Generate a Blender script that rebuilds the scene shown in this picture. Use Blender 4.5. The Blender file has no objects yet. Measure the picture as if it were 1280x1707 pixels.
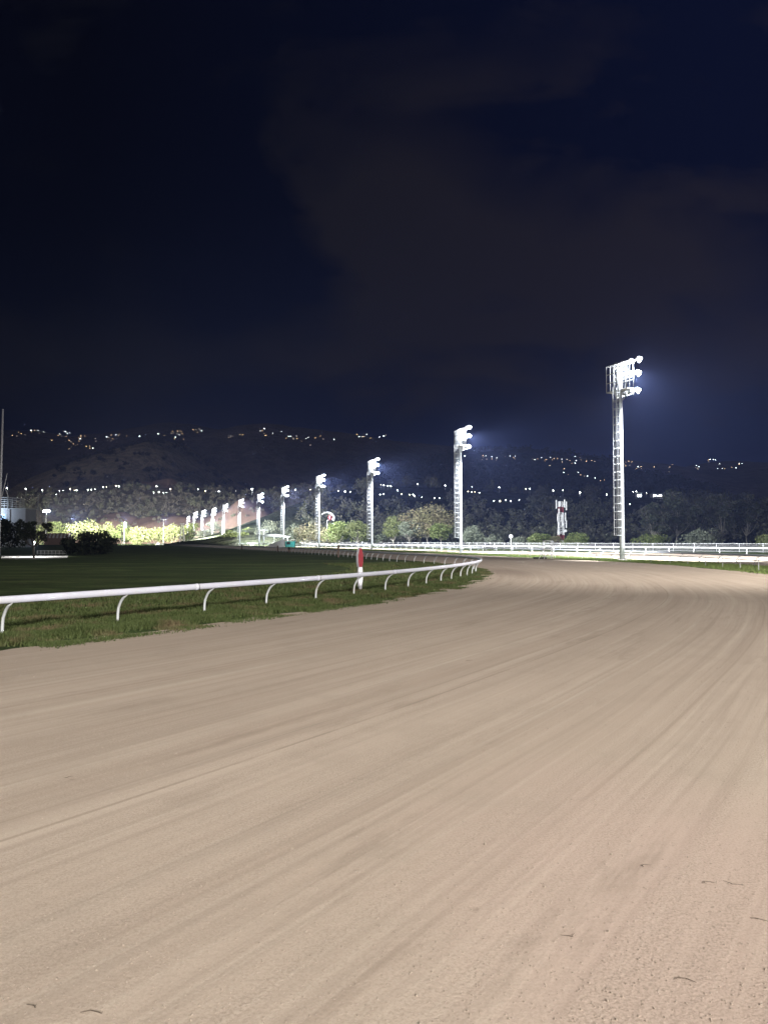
import bpy, math, random
import numpy as np
from mathutils import Vector, Matrix
from mathutils.bvhtree import BVHTree

random.seed(7)
RNG = np.random.default_rng(11)
SC = bpy.context.scene
COL = SC.collection
R = math.radians

# ------------------------------------------------------------------ camera
F, CX, CY, HOR, CH = 1280.0, 640.0, 853.5, 902.0, 2.1
PITCH = math.atan((HOR - CY) / F)
cam = bpy.data.objects.new('camera', bpy.data.cameras.new('camera'))
COL.objects.link(cam)
cam.location = (0, 0, CH)
cam.rotation_euler = (R(90) + PITCH, 0, 0)
cam.data.sensor_fit = 'HORIZONTAL'
cam.data.sensor_width = 36
cam.data.lens = 36
cam.data.clip_start = 0.1
cam.data.clip_end = 20000
SC.camera = cam


def ray(px, py):
    x, z = (px - CX) / F, -(py - CY) / F
    c, s = math.cos(PITCH), math.sin(PITCH)
    v = Vector((x, c - s * z, s + c * z))
    return v / v.y


def G(px, py, z=0.0):            # a point at height z
    v = ray(px, py)
    t = (z - CH) / v.z
    return Vector((v.x * t, v.y * t, z))


def P(px, py, d):                # a point at distance d
    v = ray(px, py)
    return Vector((v.x * d, d, CH + v.z * d))


# ------------------------------------------------------------------ object helpers
def tag(o, label=None, cat=None, group=None, kind=None):
    if label: o['label'] = label
    if cat: o['category'] = cat
    if group: o['group'] = group
    if kind: o['kind'] = kind
    return o


def empty(name, loc=(0, 0, 0), rz=0.0, **k):
    o = bpy.data.objects.new(name, None)
    o.empty_display_size = 0.3
    COL.objects.link(o)
    o.location = loc
    o.rotation_euler = (0, 0, rz)
    return tag(o, **k)


def link_mesh(name, me, mat, parent=None, **k):
    o = bpy.data.objects.new(name, me)
    COL.objects.link(o)
    if mat is not None:
        for m in (mat if isinstance(mat, (list, tuple)) else [mat]):
            me.materials.append(m)
    if parent is not None:
        o.parent = parent
    return tag(o, **k)


def np_mesh(name, V, Fc, smooth=False):
    """V (n,3), Fc (m,k) all faces the same size"""
    me = bpy.data.meshes.new(name)
    V = np.asarray(V, np.float32)
    Fc = np.asarray(Fc, np.int32)
    m, k = Fc.shape
    me.vertices.add(len(V))
    me.vertices.foreach_set('co', V.ravel())
    me.loops.add(m * k)
    me.loops.foreach_set('vertex_index', Fc.ravel())
    me.polygons.add(m)
    me.polygons.foreach_set('loop_start', np.arange(0, m * k, k, dtype=np.int32))
    me.polygons.foreach_set('loop_total', np.full(m, k, np.int32))
    if smooth:
        me.polygons.foreach_set('use_smooth', np.ones(m, bool))
    me.update(calc_edges=True)
    me.validate()
    return me


class MB:
    """collects simple solids and links them as one mesh"""
    def __init__(s):
        s.v, s.f, s.m, s.sm = [], [], [], []

    def add(s, vs, fs, mi=0, smooth=False):
        b = len(s.v)
        s.v += [tuple(v) for v in vs]
        for f in fs:
            s.f.append(tuple(i + b for i in f)); s.m.append(mi); s.sm.append(smooth)
        return s

    def box(s, c, size, rot=None, mi=0, bev=0.0):
        x, y, z = size[0] / 2, size[1] / 2, size[2] / 2
        if bev > 0:
            vs = []
            for sx in (-1, 1):
                for sy in (-1, 1):
                    for sz in (-1, 1):
                        vs += [(sx * (x - bev), sy * (y - bev), sz * z), (sx * (x - bev), sy * y, sz * (z - bev)), (sx * x, sy * (y - bev), sz * (z - bev))]
            def I(a, b, c_, k): return (((a * 2 + b) * 2 + c_) * 3) + k
            fs = []
            for a in (0, 1):
                fs.append([I(a, 0, 0, 2), I(a, 1, 0, 2), I(a, 1, 1, 2), I(a, 0, 1, 2)])
                fs.append([I(0, a, 0, 1), I(1, a, 0, 1), I(1, a, 1, 1), I(0, a, 1, 1)])
                fs.append([I(0, 0, a, 0), I(1, 0, a, 0), I(1, 1, a, 0), I(0, 1, a, 0)])
                for b in (0, 1):
                    fs.append([I(0, a, b, 0), I(1, a, b, 0), I(1, a, b, 1), I(0, a, b, 1)])
                    fs.append([I(a, 0, b, 0), I(a, 1, b, 0), I(a, 1, b, 2), I(a, 0, b, 2)])
                    fs.append([I(a, b, 0, 1), I(a, b, 1, 1), I(a, b, 1, 2), I(a, b, 0, 2)])
                    for c_ in (0, 1):
                        fs.append([I(a, b, c_, 0), I(a, b, c_, 1), I(a, b, c_, 2)])
        else:
            vs = [(a, b, d) for a in (-x, x) for b in (-y, y) for d in (-z, z)]
            fs = [(0, 1, 3, 2), (4, 6, 7, 5), (0, 4, 5, 1), (2, 3, 7, 6), (0, 2, 6, 4), (1, 5, 7, 3)]
        M = rot if rot is not None else Matrix.Identity(3)
        c = Vector(c)
        return s.add([M @ Vector(v) + c for v in vs], fs, mi)

    def tube(s, pts, r, n=8, mi=0, closed=False, sx=1.0, cap=True):
        """tube along pts; r a number or a list; sx widens the section sideways"""
        pts = [Vector(p) for p in pts]
        N = len(pts)
        rs = r if isinstance(r, (list, tuple)) else [r] * N
        vs, fs = [], []
        for i, p in enumerate(pts):
            a = pts[(i - 1) % N] if (closed or i > 0) else p
            b = pts[(i + 1) % N] if (closed or i < N - 1) else p
            t = (b - a).normalized()
            up = Vector((0, 0, 1)) if abs(t.z) < 0.9 else Vector((0, 1, 0))
            u = t.cross(up).normalized()
            w = u.cross(t)
            for k in range(n):
                an = 2 * math.pi * (k + 0.5) / n
                vs.append(p + u * (math.cos(an) * rs[i] * sx) + w * (math.sin(an) * rs[i]))
        for i in range(N if closed else N - 1):
            j = (i + 1) % N
            for k in range(n):
                l = (k + 1) % n
                fs.append((i * n + k, i * n + l, j * n + l, j * n + k))
        s.add(vs, fs, mi, n > 5)
        if cap and not closed:
            b = len(s.v) - N * n
            s.f.append(tuple(b + k for k in range(n))[::-1]); s.m.append(mi); s.sm.append(False)
            s.f.append(tuple(b + (N - 1) * n + k for k in range(n))); s.m.append(mi); s.sm.append(False)
        return s

    def ball(s, c, r, nu=10, nv=7, sc=(1, 1, 1), mi=0):
        vs, fs = [], []
        for j in range(nv + 1):
            th = math.pi * j / nv
            for i in range(nu):
                ph = 2 * math.pi * i / nu
                vs.append((c[0] + r * sc[0] * math.sin(th) * math.cos(ph), c[1] + r * sc[1] * math.sin(th) * math.sin(ph), c[2] + r * sc[2] * math.cos(th)))
        for j in range(nv):
            for i in range(nu):
                k = (i + 1) % nu
                fs.append((j * nu + i, (j + 1) * nu + i, (j + 1) * nu + k, j * nu + k))
        return s.add(vs, fs, mi, True)

    def prism(s, poly, a, b, mi=0):
        """poly of 3-D points; extruded by vector b (a unused)"""
        n = len(poly)
        vs = [Vector(p) for p in poly] + [Vector(p) + Vector(b) for p in poly]
        fs = [tuple(range(n))[::-1], tuple(range(n, 2 * n))] + [(i, (i + 1) % n, n + (i + 1) % n, n + i) for i in range(n)]
        return s.add(vs, fs, mi)

    def mesh(s, name):
        me = bpy.data.meshes.new(name)
        me.from_pydata(s.v, [], s.f)
        me.polygons.foreach_set('material_index', s.m)
        me.polygons.foreach_set('use_smooth', s.sm)
        me.validate()
        me.update()
        return me

    def build(s, name, mat, parent=None, **k):
        return link_mesh(name, s.mesh(name), mat, parent, **k)


def children(o):
    return [c for c in ALL_KIDS.get(o.name, [])]


def copy_tree(o, parent=None):
    c = o.copy(); COL.objects.link(c)
    if parent is not None: c.parent = parent
    for ch in [x for x in SC.objects if x.parent == o and x.type != 'LIGHT']:
        copy_tree(ch, c)
    return c


# ------------------------------------------------------------------ materials
class NT:
    def __init__(s, tree):
        s.t = tree; s.n = tree.nodes; s.l = tree.links

    def __call__(s, typ, **props):
        n = s.n.new(typ)
        ins = props.pop('ins', {})
        for k, v in props.items(): setattr(n, k, v)
        for k, v in ins.items():
            if isinstance(v, bpy.types.NodeSocket): s.l.new(v, n.inputs[k])
            else: n.inputs[k].default_value = v
        return n

    def noise(s, vec, scale, detail=4, rough=0.55, dist=0.0):
        return s('ShaderNodeTexNoise', ins={'Vector': vec, 'Scale': scale, 'Detail': detail, 'Roughness': rough, 'Distortion': dist}).outputs['Fac']

    def ramp(s, fac, stops):
        n = s('ShaderNodeValToRGB', ins={'Fac': fac})
        cr = n.color_ramp
        while len(cr.elements) < len(stops): cr.elements.new(0.5)
        for e, (p, c) in zip(cr.elements, stops):
            e.position = p
            e.color = (c, c, c, 1) if isinstance(c, (int, float)) else (*c, 1)
        return n.outputs['Color']

    def mix(s, fac, a, b, mode='MIX'):
        n = s('ShaderNodeMix', data_type='RGBA', blend_type=mode)
        for k, v in ((0, fac), (6, a), (7, b)):
            if isinstance(v, bpy.types.NodeSocket): s.l.new(v, n.inputs[k])
            else: n.inputs[k].default_value = (*v, 1) if isinstance(v, tuple) and len(v) == 3 else v
        return n.outputs[2]

    def math(s, op, a, b=0.0, c=0.0, clamp=False):
        n = s('ShaderNodeMath', operation=op, use_clamp=clamp)
        for k, v in ((0, a), (1, b), (2, c)):
            if isinstance(v, bpy.types.NodeSocket): s.l.new(v, n.inputs[k])
            else: n.inputs[k].default_value = v
        return n.outputs[0]

    def mapping(s, vec, scale=(1, 1, 1), loc=(0, 0, 0), rot=(0, 0, 0)):
        return s('ShaderNodeMapping', ins={'Vector': vec, 'Scale': scale, 'Location': loc, 'Rotation': rot}).outputs[0]


def new_mat(name):
    m = bpy.data.materials.new(name)
    m.use_nodes = True
    t = NT(m.node_tree)
    b = t.n['Principled BSDF']
    return m, t, b


def simple(name, col, rough=0.6, metal=0.0, var=0.12, scale=6.0, bump=0.0, dirt=None, transl=0.0):
    m, t, b = new_mat(name)
    co = t('ShaderNodeTexCoord').outputs['Object']
    nz = t.noise(co, scale, 5, 0.6)
    a = tuple(c * (1 - var) for c in col); d = tuple(min(1, c * (1 + var)) for c in col)
    c = t.mix(nz, a, d)
    if dirt:
        c = t.mix(t.ramp(t.noise(co, scale * 0.37, 6, 0.65), [(0.5, 0.0), (0.75, 0.7)]), c, dirt)
    t.l.new(c, b.inputs['Base Color'])
    t.l.new(t.ramp(nz, [(0.2, max(0.05, rough - 0.12)), (0.8, min(1, rough + 0.12))]), b.inputs['Roughness'])
    b.inputs['Metallic'].default_value = metal
    if bump:
        bp = t('ShaderNodeBump', ins={'Height': t.noise(co, scale * 4, 4), 'Strength': bump, 'Distance': 0.02})
        t.l.new(bp.outputs[0], b.inputs['Normal'])
    return m


def glow(name, col, strength):
    m, t, b = new_mat(name)
    b.inputs['Base Color'].default_value = (*col, 1)
    b.inputs['Emission Color'].default_value = (*col, 1)
    b.inputs['Emission Strength'].default_value = strength
    m.cycles.emission_sampling = 'NONE'
    return m


def leaf_mat(name, a, b_, c_=None, scale=1.2, clump=0.25):
    m, t, b = new_mat(name)
    co = t('ShaderNodeTexCoord').outputs['Object']
    nz = t.noise(co, scale, 3, 0.7)
    cl = t.noise(co, clump, 3, 0.6)
    c = t.mix(t.ramp(nz, [(0.35, 0.0), (0.65, 1.0)]), a, b_)
    if c_: c = t.mix(t.ramp(cl, [(0.45, 0.0), (0.62, 1.0)]), c, c_)
    t.l.new(c, b.inputs['Base Color'])
    b.inputs['Roughness'].default_value = 0.65
    b.inputs['Specular IOR Level'].default_value = 0.25
    tr = t('ShaderNodeBsdfTranslucent', ins={'Color': c})
    mx = t('ShaderNodeMixShader', ins={'Fac': 0.3})
    t.l.new(b.outputs[0], mx.inputs[1]); t.l.new(tr.outputs[0], mx.inputs[2])
    t.l.new(mx.outputs[0], t.n['Material Output'].inputs['Surface'])
    return m


GROOVE = 9.18
def sand_mat():
    m, t, b = new_mat('track_sand')
    tc = t('ShaderNodeTexCoord')
    co, uv = tc.outputs['Object'], tc.outputs['UV']
    wob = t.noise(co, 0.05, 2)
    uvw = t('ShaderNodeVectorMath', operation='ADD', ins={0: uv, 1: t('ShaderNodeCombineXYZ', ins={'Y': t.math('MULTIPLY', wob, 0.6)}).outputs[0]}).outputs[0]
    s1 = t.noise(t.mapping(uvw, (0.035, 1.5, 1)), 1.0, 4, 0.55)       # broad harrow bands
    s2 = t.noise(t.mapping(uvw, (0.10, 6.0, 1)), 1.0, 4, 0.65)      # narrow drag marks
    s3 = t.noise(t.mapping(uvw, (0.12, 16.0, 1)), 1.0, 3, 0.6)
    patch = t.noise(co, 0.09, 4, 0.6)
    blot = t.noise(co, 0.9, 5, 0.65)
    grain = t.noise(co, 55.0, 4, 0.75)
    grit = t.noise(co, 170.0, 2, 0.8)
    base = t.mix(t.ramp(s1, [(0.3, 0.0), (0.7, 1.0)]), (0.360, 0.284, 0.225), (0.44, 0.358, 0.288))
    base = t.mix(t.ramp(s2, [(0.36, 0.6), (0.52, 0.0)]), base, (0.29, 0.232, 0.185))
    base = t.mix(t.ramp(s3, [(0.52, 0.0), (0.75, 0.5)]), base, (0.49, 0.41, 0.33))
    s4 = t.noise(t.mapping(uvw, (0.05, 3.2, 1), (4, 9, 0)), 1.0, 3, 0.5)
    base = t.mix(t.ramp(s4, [(0.56, 0.0), (0.70, 0.55)]), base, (0.50, 0.42, 0.34))
    base = t.mix(t.ramp(patch, [(0.4, 0.0), (0.75, 0.45)]), base, (0.41, 0.335, 0.265))
    base = t.mix(t.ramp(blot, [(0.5, 0.0), (0.8, 0.45)]), base, (0.30, 0.245, 0.195))
    # drag line scored along the track
    uvs = t('ShaderNodeSeparateXYZ', ins={0: uv})
    for v0, wd, st in ((GROOVE, 0.026, 0.5), (GROOVE - 0.35, 0.018, 0.35), (GROOVE + 3.1, 0.03, 0.3), (GROOVE + 5.3, 0.05, 0.3), (GROOVE - 4.2, 0.05, 0.25)):
        vv = t.math('ADD', uvs.outputs[1], t.math('MULTIPLY', t.math('SUBTRACT', wob, 0.5), 0.2))
        dd = t.math('ABSOLUTE', t.math('SUBTRACT', vv, v0))
        brk = t.ramp(t.noise(co, 0.6, 3), [(0.30, 0.15), (0.46, 1.0)])
        lm = t.math('MULTIPLY', t.ramp(t.math('DIVIDE', dd, wd), [(0.5, st), (1.0, 0.0)]), brk)
        base = t.mix(lm, base, (0.20, 0.155, 0.12))
    # soft-edged pinkish tint in the sand colour, close to the camera's right
    sx = t('ShaderNodeSeparateXYZ', ins={0: co})
    dx = t.math('SUBTRACT', sx.outputs[0], 1.9); dy = t.math('SUBTRACT', sx.outputs[1], 4.3)
    rr = t.math('SQRT', t.math('ADD', t.math('MULTIPLY', dx, dx), t.math('MULTIPLY', t.math('MULTIPLY', dy, dy), 0.35)))
    rr = t.math('ADD', rr, t.math('MULTIPLY', blot, 1.1))
    base = t.mix(t.ramp(t.math('MULTIPLY', rr, 0.3), [(0.42, 0.42), (0.78, 0.0)]), base, (0.46, 0.335, 0.285))
    # damp dark blotches stretched along the running direction
    wet = t.noise(t.mapping(uvw, (0.22, 1.1, 1), (7, 3, 0)), 1.0, 6, 0.72)
    base = t.mix(t.ramp(wet, [(0.57, 0.0), (0.70, 0.5)]), base, (0.20, 0.155, 0.12))
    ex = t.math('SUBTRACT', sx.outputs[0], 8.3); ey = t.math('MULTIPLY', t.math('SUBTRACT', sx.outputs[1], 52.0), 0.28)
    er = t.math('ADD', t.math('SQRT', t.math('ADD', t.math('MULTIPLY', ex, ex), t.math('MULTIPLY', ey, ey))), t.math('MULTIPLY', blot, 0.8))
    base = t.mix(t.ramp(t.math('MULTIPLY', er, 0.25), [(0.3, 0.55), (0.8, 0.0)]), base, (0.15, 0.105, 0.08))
    # turned up clods in bands
    band = t.ramp(t.noise(t.mapping(uvw, (0.09, 1.3, 1), (31, 5, 0)), 1.0, 4, 0.6), [(0.44, 0.0), (0.62, 1.0)])
    vor = t('ShaderNodeTexVoronoi', ins={'Vector': co, 'Scale': 38.0, 'Randomness': 1.0}).outputs['Distance']
    clod = t.math('MULTIPLY', t.ramp(vor, [(0.12, 1.0), (0.34, 0.0)]), band)
    for sc_, th, col_, am in ((95.0, 0.16, (0.16, 0.125, 0.10), 0.55), (62.0, 0.13, (0.62, 0.55, 0.47), 0.5), (30.0, 0.10, (0.15, 0.115, 0.09), 0.6)):
        vd = t('ShaderNodeTexVoronoi', ins={'Vector': co, 'Scale': sc_, 'Randomness': 1.0}).outputs['Distance']
        sel = t.ramp(t.noise(co, sc_ * 0.11, 4, 0.7), [(0.46, 0.0), (0.62, 1.0)])
        base = t.mix(t.math('MULTIPLY', t.math('MULTIPLY', t.ramp(vd, [(th, am), (th + 0.12, 0.0)]), sel), t.math('ADD', 0.35, t.math('MULTIPLY', band, 0.65))), base, col_)
    hv = t('ShaderNodeTexVoronoi', ins={'Vector': t.mapping(co, (1, 0.8, 1)), 'Scale': 2.6, 'Randomness': 1.0}).outputs['Distance']
    hsel = t.ramp(t.noise(co, 0.35, 3, 0.6), [(0.50, 0.0), (0.58, 1.0)])
    hoof = t.math('MULTIPLY', t.ramp(t.math('ADD', hv, t.math('MULTIPLY', t.noise(co, 14.0, 2), 0.08)), [(0.075, 1.0), (0.12, 0.0)]), hsel)
    base = t.mix(t.math('MULTIPLY', hoof, 0.38), base, (0.20, 0.155, 0.12))
    gk = t.ramp(grain, [(0.40, 0.9), (0.54, 0.0)])
    base = t.mix(t.math('MULTIPLY', gk, t.math('ADD', 0.3, t.math('MULTIPLY', band, 0.5))), base, (0.235, 0.185, 0.145))
    base = t.mix(t.ramp(grit, [(0.6, 0.0), (0.78, 0.5)]), base, (0.52, 0.45, 0.38))
    t.l.new(base, b.inputs['Base Color'])
    b.inputs['Roughness'].default_value = 0.95
    b.inputs['Specular IOR Level'].default_value = 0.15
    h = t.math('ADD', t.math('MULTIPLY', grain, 0.22), t.math('MULTIPLY', clod, 0.12))
    h = t.math('ADD', h, t.math('MULTIPLY', grit, 0.12))
    h = t.math('SUBTRACT', h, t.math('MULTIPLY', hoof, 0.25))
    h = t.math('ADD', h, t.math('MULTIPLY', s2, 0.45))
    h = t.math('ADD', h, t.math('MULTIPLY', s1, 0.8))
    h = t.math('ADD', h, t.math('MULTIPLY', t.noise(co, 9.0, 5, 0.65), 0.5))
    bp = t('ShaderNodeBump', ins={'Height': h, 'Strength': 0.55, 'Distance': 0.016})
    t.l.new(bp.outputs[0], b.inputs['Normal'])
    return m


def ground_mat():
    m, t, b = new_mat('field_grass')
    co = t('ShaderNodeTexCoord').outputs['Object']
    n1 = t.noise(co, 0.06, 5, 0.6); n2 = t.noise(co, 1.3, 6, 0.7); n3 = t.noise(co, 14.0, 4, 0.7)
    c = t.mix(t.ramp(n1, [(0.35, 0.0), (0.65, 1.0)]), (0.040, 0.074, 0.020), (0.078, 0.104, 0.034))
    mow = t.noise(t.mapping(co, (0.10, 0.38, 1), (0, 0, 0), (0, 0, R(-8))), 1.0, 6, 0.7, 0.8)
    c = t.mix(t.ramp(mow, [(0.42, 0.75), (0.56, 0.0)]), c, (0.022, 0.034, 0.010))
    c = t.mix(t.ramp(mow, [(0.52, 0.0), (0.66, 0.6)]), c, (0.115, 0.145, 0.05))
    c = t.mix(t.ramp(n2, [(0.52, 0.0), (0.72, 0.7)]), c, (0.085, 0.066, 0.038))
    c = t.mix(t.ramp(n3, [(0.35, 0.6), (0.55, 0.0)]), c, (0.016, 0.022, 0.008))
    t.l.new(c, b.inputs['Base Color'])
    b.inputs['Roughness'].default_value = 0.95
    b.inputs['Specular IOR Level'].default_value = 0.1
    h = t.math('ADD', t.math('MULTIPLY', n2, 1.0), t.math('MULTIPLY', n3, 0.4))
    bp = t('ShaderNodeBump', ins={'Height': h, 'Strength': 0.9, 'Distance': 0.12})
    t.l.new(bp.outputs[0], b.inputs['Normal'])
    return m


def blade_mat(name='grass_blades', k=1.0, br=0.75):
    m, t, b = new_mat(name)
    co = t('ShaderNodeTexCoord').outputs['Object']
    rnd = t.noise(co, 25.0, 2, 0.8); pt = t.noise(co, 0.7, 4, 0.6)
    c = t.mix(t.ramp(rnd, [(0.35, 0.0), (0.65, 1.0)]), tuple(k * q for q in (0.026, 0.040, 0.010)), tuple(k * q for q in (0.068, 0.084, 0.026)))
    c = t.mix(t.ramp(pt, [(0.52, 0.0), (0.68, br)]), c, (0.115, 0.078, 0.046))
    t.l.new(c, b.inputs['Base Color'])
    b.inputs['Roughness'].default_value = 0.7
    b.inputs['Specular IOR Level'].default_value = 0.2
    return m


def hill_mat(name, a, b_, c_, s1, s2, bump=0.8, dist=8.0):
    m, t, b = new_mat(name)
    co = t('ShaderNodeTexCoord').outputs['Object']
    n1 = t.noise(co, s1, 6, 0.62); n2 = t.noise(co, s2, 6, 0.7)
    ver = t.noise(t.mapping(co, (1, 1, 0.25)), s2 * 1.7, 4, 0.7)
    c = t.mix(t.ramp(n1, [(0.38, 0.0), (0.62, 1.0)]), a, b_)
    c = t.mix(t.ramp(n2, [(0.48, 0.0), (0.68, 0.85)]), c, c_)
    c = t.mix(t.ramp(ver, [(0.4, 0.55), (0.55, 0.0)]), c, tuple(x * 0.45 for x in a))
    t.l.new(c, b.inputs['Base Color'])
    b.inputs['Roughness'].default_value = 1.0
    b.inputs['Specular IOR Level'].default_value = 0.0
    bp = t('ShaderNodeBump', ins={'Height': t.math('ADD', n2, ver), 'Strength': bump, 'Distance': dist})
    t.l.new(bp.outputs[0], b.inputs['Normal'])
    return m


def water_mat():
    m, t, b = new_mat('pond_water')
    co = t('ShaderNodeTexCoord').outputs['Object']
    b.inputs['Base Color'].default_value = (0.01, 0.014, 0.012, 1)
    b.inputs['Roughness'].default_value = 0.04
    b.inputs['IOR'].default_value = 1.33
    bp = t('ShaderNodeBump', ins={'Height': t.noise(co, 0.8, 2), 'Strength': 0.05, 'Distance': 0.003})
    t.l.new(bp.outputs[0], b.inputs['Normal'])
    return m


M = {
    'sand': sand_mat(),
    'field': ground_mat(),
    'blade': blade_mat(),
    'water': water_mat(),
    'verge': blade_mat('verge_blades', 2.6, 0.2),
    'rail': simple('white_rail_plastic', (0.50, 0.50, 0.57), 0.42, var=0.12, scale=3.0, dirt=(0.5, 0.48, 0.45)),
    'rail_post': simple('galvanised_post', (0.44, 0.45, 0.46), 0.45, 0.0, var=0.1, scale=9, dirt=(0.35, 0.3, 0.24)),
    'pipe': simple('grey_pipe', (0.30, 0.30, 0.30), 0.5, 0.2, var=0.2, scale=5),
    'white_paint': simple('white_paint', (0.78, 0.78, 0.78), 0.5, var=0.08, scale=1.3, dirt=(0.55, 0.5, 0.42)),
    'steel': simple('tower_steel', (0.70, 0.73, 0.76), 0.45, 0.0, var=0.06, scale=1.0, dirt=(0.55, 0.55, 0.56)),
    'dark_steel': simple('lamp_housing', (0.45, 0.46, 0.48), 0.45, 0.3),
    'concrete': simple('concrete', (0.38, 0.36, 0.33), 0.9, var=0.2, scale=4, bump=0.4),
    'gravel': simple('white_gravel', (0.62, 0.60, 0.56), 0.9, var=0.2, scale=5, dirt=(0.3, 0.27, 0.22)),
    'red': simple('red_paint', (0.20, 0.012, 0.022), 0.5, var=0.12, scale=8, dirt=(0.25, 0.04, 0.04)),
    'white_board': simple('white_board_paint', (0.72, 0.70, 0.74), 0.55, var=0.06, scale=9, dirt=(0.5, 0.45, 0.42)),
    'brown': simple('brown_post', (0.10, 0.065, 0.05), 0.8, var=0.2),
    'black': simple('black_plastic', (0.02, 0.02, 0.02), 0.6),
    'wall': simple('pale_render', (0.42, 0.42, 0.44), 0.8, var=0.1, scale=0.4, dirt=(0.25, 0.25, 0.26)),
    'roof': simple('pale_roof_sheet', (0.6, 0.62, 0.6), 0.5, var=0.1, scale=1.0),
    'teal': simple('teal_panel', (0.04, 0.33, 0.30), 0.5, var=0.15),
    'cyan': simple('cyan_cloth', (0.05, 0.5, 0.55), 0.7, var=0.15),
    'bark': simple('bark', (0.20, 0.17, 0.13), 0.9, var=0.35, scale=3, bump=0.5),
    'pale_bark': simple('pale_bark', (0.26, 0.24, 0.20), 0.9, var=0.25, scale=3, bump=0.4),
    'shaded_bark': simple('shaded_bark', (0.03, 0.025, 0.02), 0.9, var=0.3, scale=3),  # bark colour darkened to stand for the unlit infield trees
    'dirt': simple('pink_dirt', (0.30, 0.205, 0.16), 0.95, var=0.3, scale=0.25, bump=0.8, dirt=(0.22, 0.17, 0.12)),
    'lamp': glow('floodlight_glass', (0.93, 0.97, 1.0), 260.0),
    'lamp_small': glow('street_lamp_glass', (0.95, 0.98, 0.9), 40.0),
    'window': glow('lit_window_glass', (1.0, 0.92, 0.78), 16.0),
    'window_dim': glow('dim_lit_window_glass', (1.0, 0.85, 0.7), 5.0),
    'window_amber': glow('amber_lit_window_glass', (1.0, 0.66, 0.32), 12.0),
    'window_cool': glow('cool_lit_window_glass', (0.85, 0.95, 1.0), 20.0),
    'window_blue': glow('blue_lit_window_glass', (0.45, 0.65, 1.0), 0.8),
    'house_wall': simple('house_wall', (0.22, 0.20, 0.19), 0.9),
    'house_roof': simple('house_roof', (0.10, 0.06, 0.05), 0.9),
    'twig': simple('dry_twig', (0.07, 0.05, 0.035), 0.9),
    'clod': simple('sand_clod', (0.27, 0.22, 0.175), 0.95, var=0.35, scale=30),
}

# ------------------------------------------------------------------ curves
def catmull(pts, step):
    pts = [Vector((*p, 0)) if len(p) == 2 else Vector(p) for p in pts]
    P0 = [pts[0] * 2 - pts[1]] + pts + [pts[-1] * 2 - pts[-2]]
    dense = []
    for i in range(1, len(P0) - 2):
        a, b, c, d = P0[i - 1:i + 3]
        for k in range(40):
            t = k / 40
            dense.append(0.5 * ((2 * b) + (c - a) * t + (2 * a - 5 * b + 4 * c - d) * t * t + (3 * b - a - 3 * c + d) * t ** 3))
    dense.append(pts[-1])
    return resample(dense, step)


def resample(dense, step):
    out = [dense[0].copy()]
    acc = 0.0
    for a, b in zip(dense, dense[1:]):
        L = (b - a).length
        while acc + L >= step:
            t = (step - acc) / L
            a = a.lerp(b, t); out.append(a.copy())
            L = (b - a).length; acc = 0.0
        acc += L
    return out


def normals2d(pts):          # to the right of travel
    out = []
    for i in range(len(pts)):
        t = (pts[min(i + 1, len(pts) - 1)] - pts[max(i - 1, 0)]).normalized()
        out.append(Vector((t.y, -t.x, 0)))
    return out


PAIRS = [((-52, -48), (-28, -60)), ((-33, -18), (-8, -32)), ((-14.6, 8.5), (8, -4)), ((-8.6, 17.3), (14, 7)), ((-3.9, 25), (18, 17)), ((0, 32.3), (20.5, 26)),
         ((3, 39.7), (22.8, 36)), ((5.2, 47.2), (24.2, 47)), ((6.4, 53.5), (24.9, 57)), ((6.5, 60), (24.9, 68)),
         ((5.2, 67), (23.5, 78)), ((0.5, 82), (19.2, 94)), ((-6.6, 108), (11.0, 122)), ((-17, 140), (1.5, 152)),
         ((-30, 175), (-9.5, 183)), ((-45, 215), (-25, 227)), ((-62, 262), (-43, 275)), ((-95, 350), (-75, 362)), ((-160, 520), (-140, 530))]
inner_raw = [p[0] for p in PAIRS]
outer_raw = [p[1] for p in PAIRS]
A_PTS = [(22, 20), (24.6, 38), (26.0, 50), (26.8, 58), (27.1, 66), (26.4, 74), (24.3, 82), (22.2, 92), (18.3, 107), (12.6, 126), (4, 153),
         (-5.2, 183), (-20.8, 227), (-38.5, 275), (-54, 316), (-71, 362), (-89, 411), (-120, 490), (-162, 611)]
C_PTS = [(72, 55), (68, 85), (60, 108), (51.5, 126), (41, 143), (25, 160), (12, 190), (0.5, 226), (-17, 265), (-34, 305), (-60, 360), (-86, 420), (-120, 500), (-160, 600)]
D_PTS = [(95, 85), (86, 112), (75, 135), (60, 156), (46, 172), (31, 191), (15, 232), (0, 275), (-20, 325), (-45, 385), (-80, 455), (-125, 545), (-165, 620)]


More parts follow.
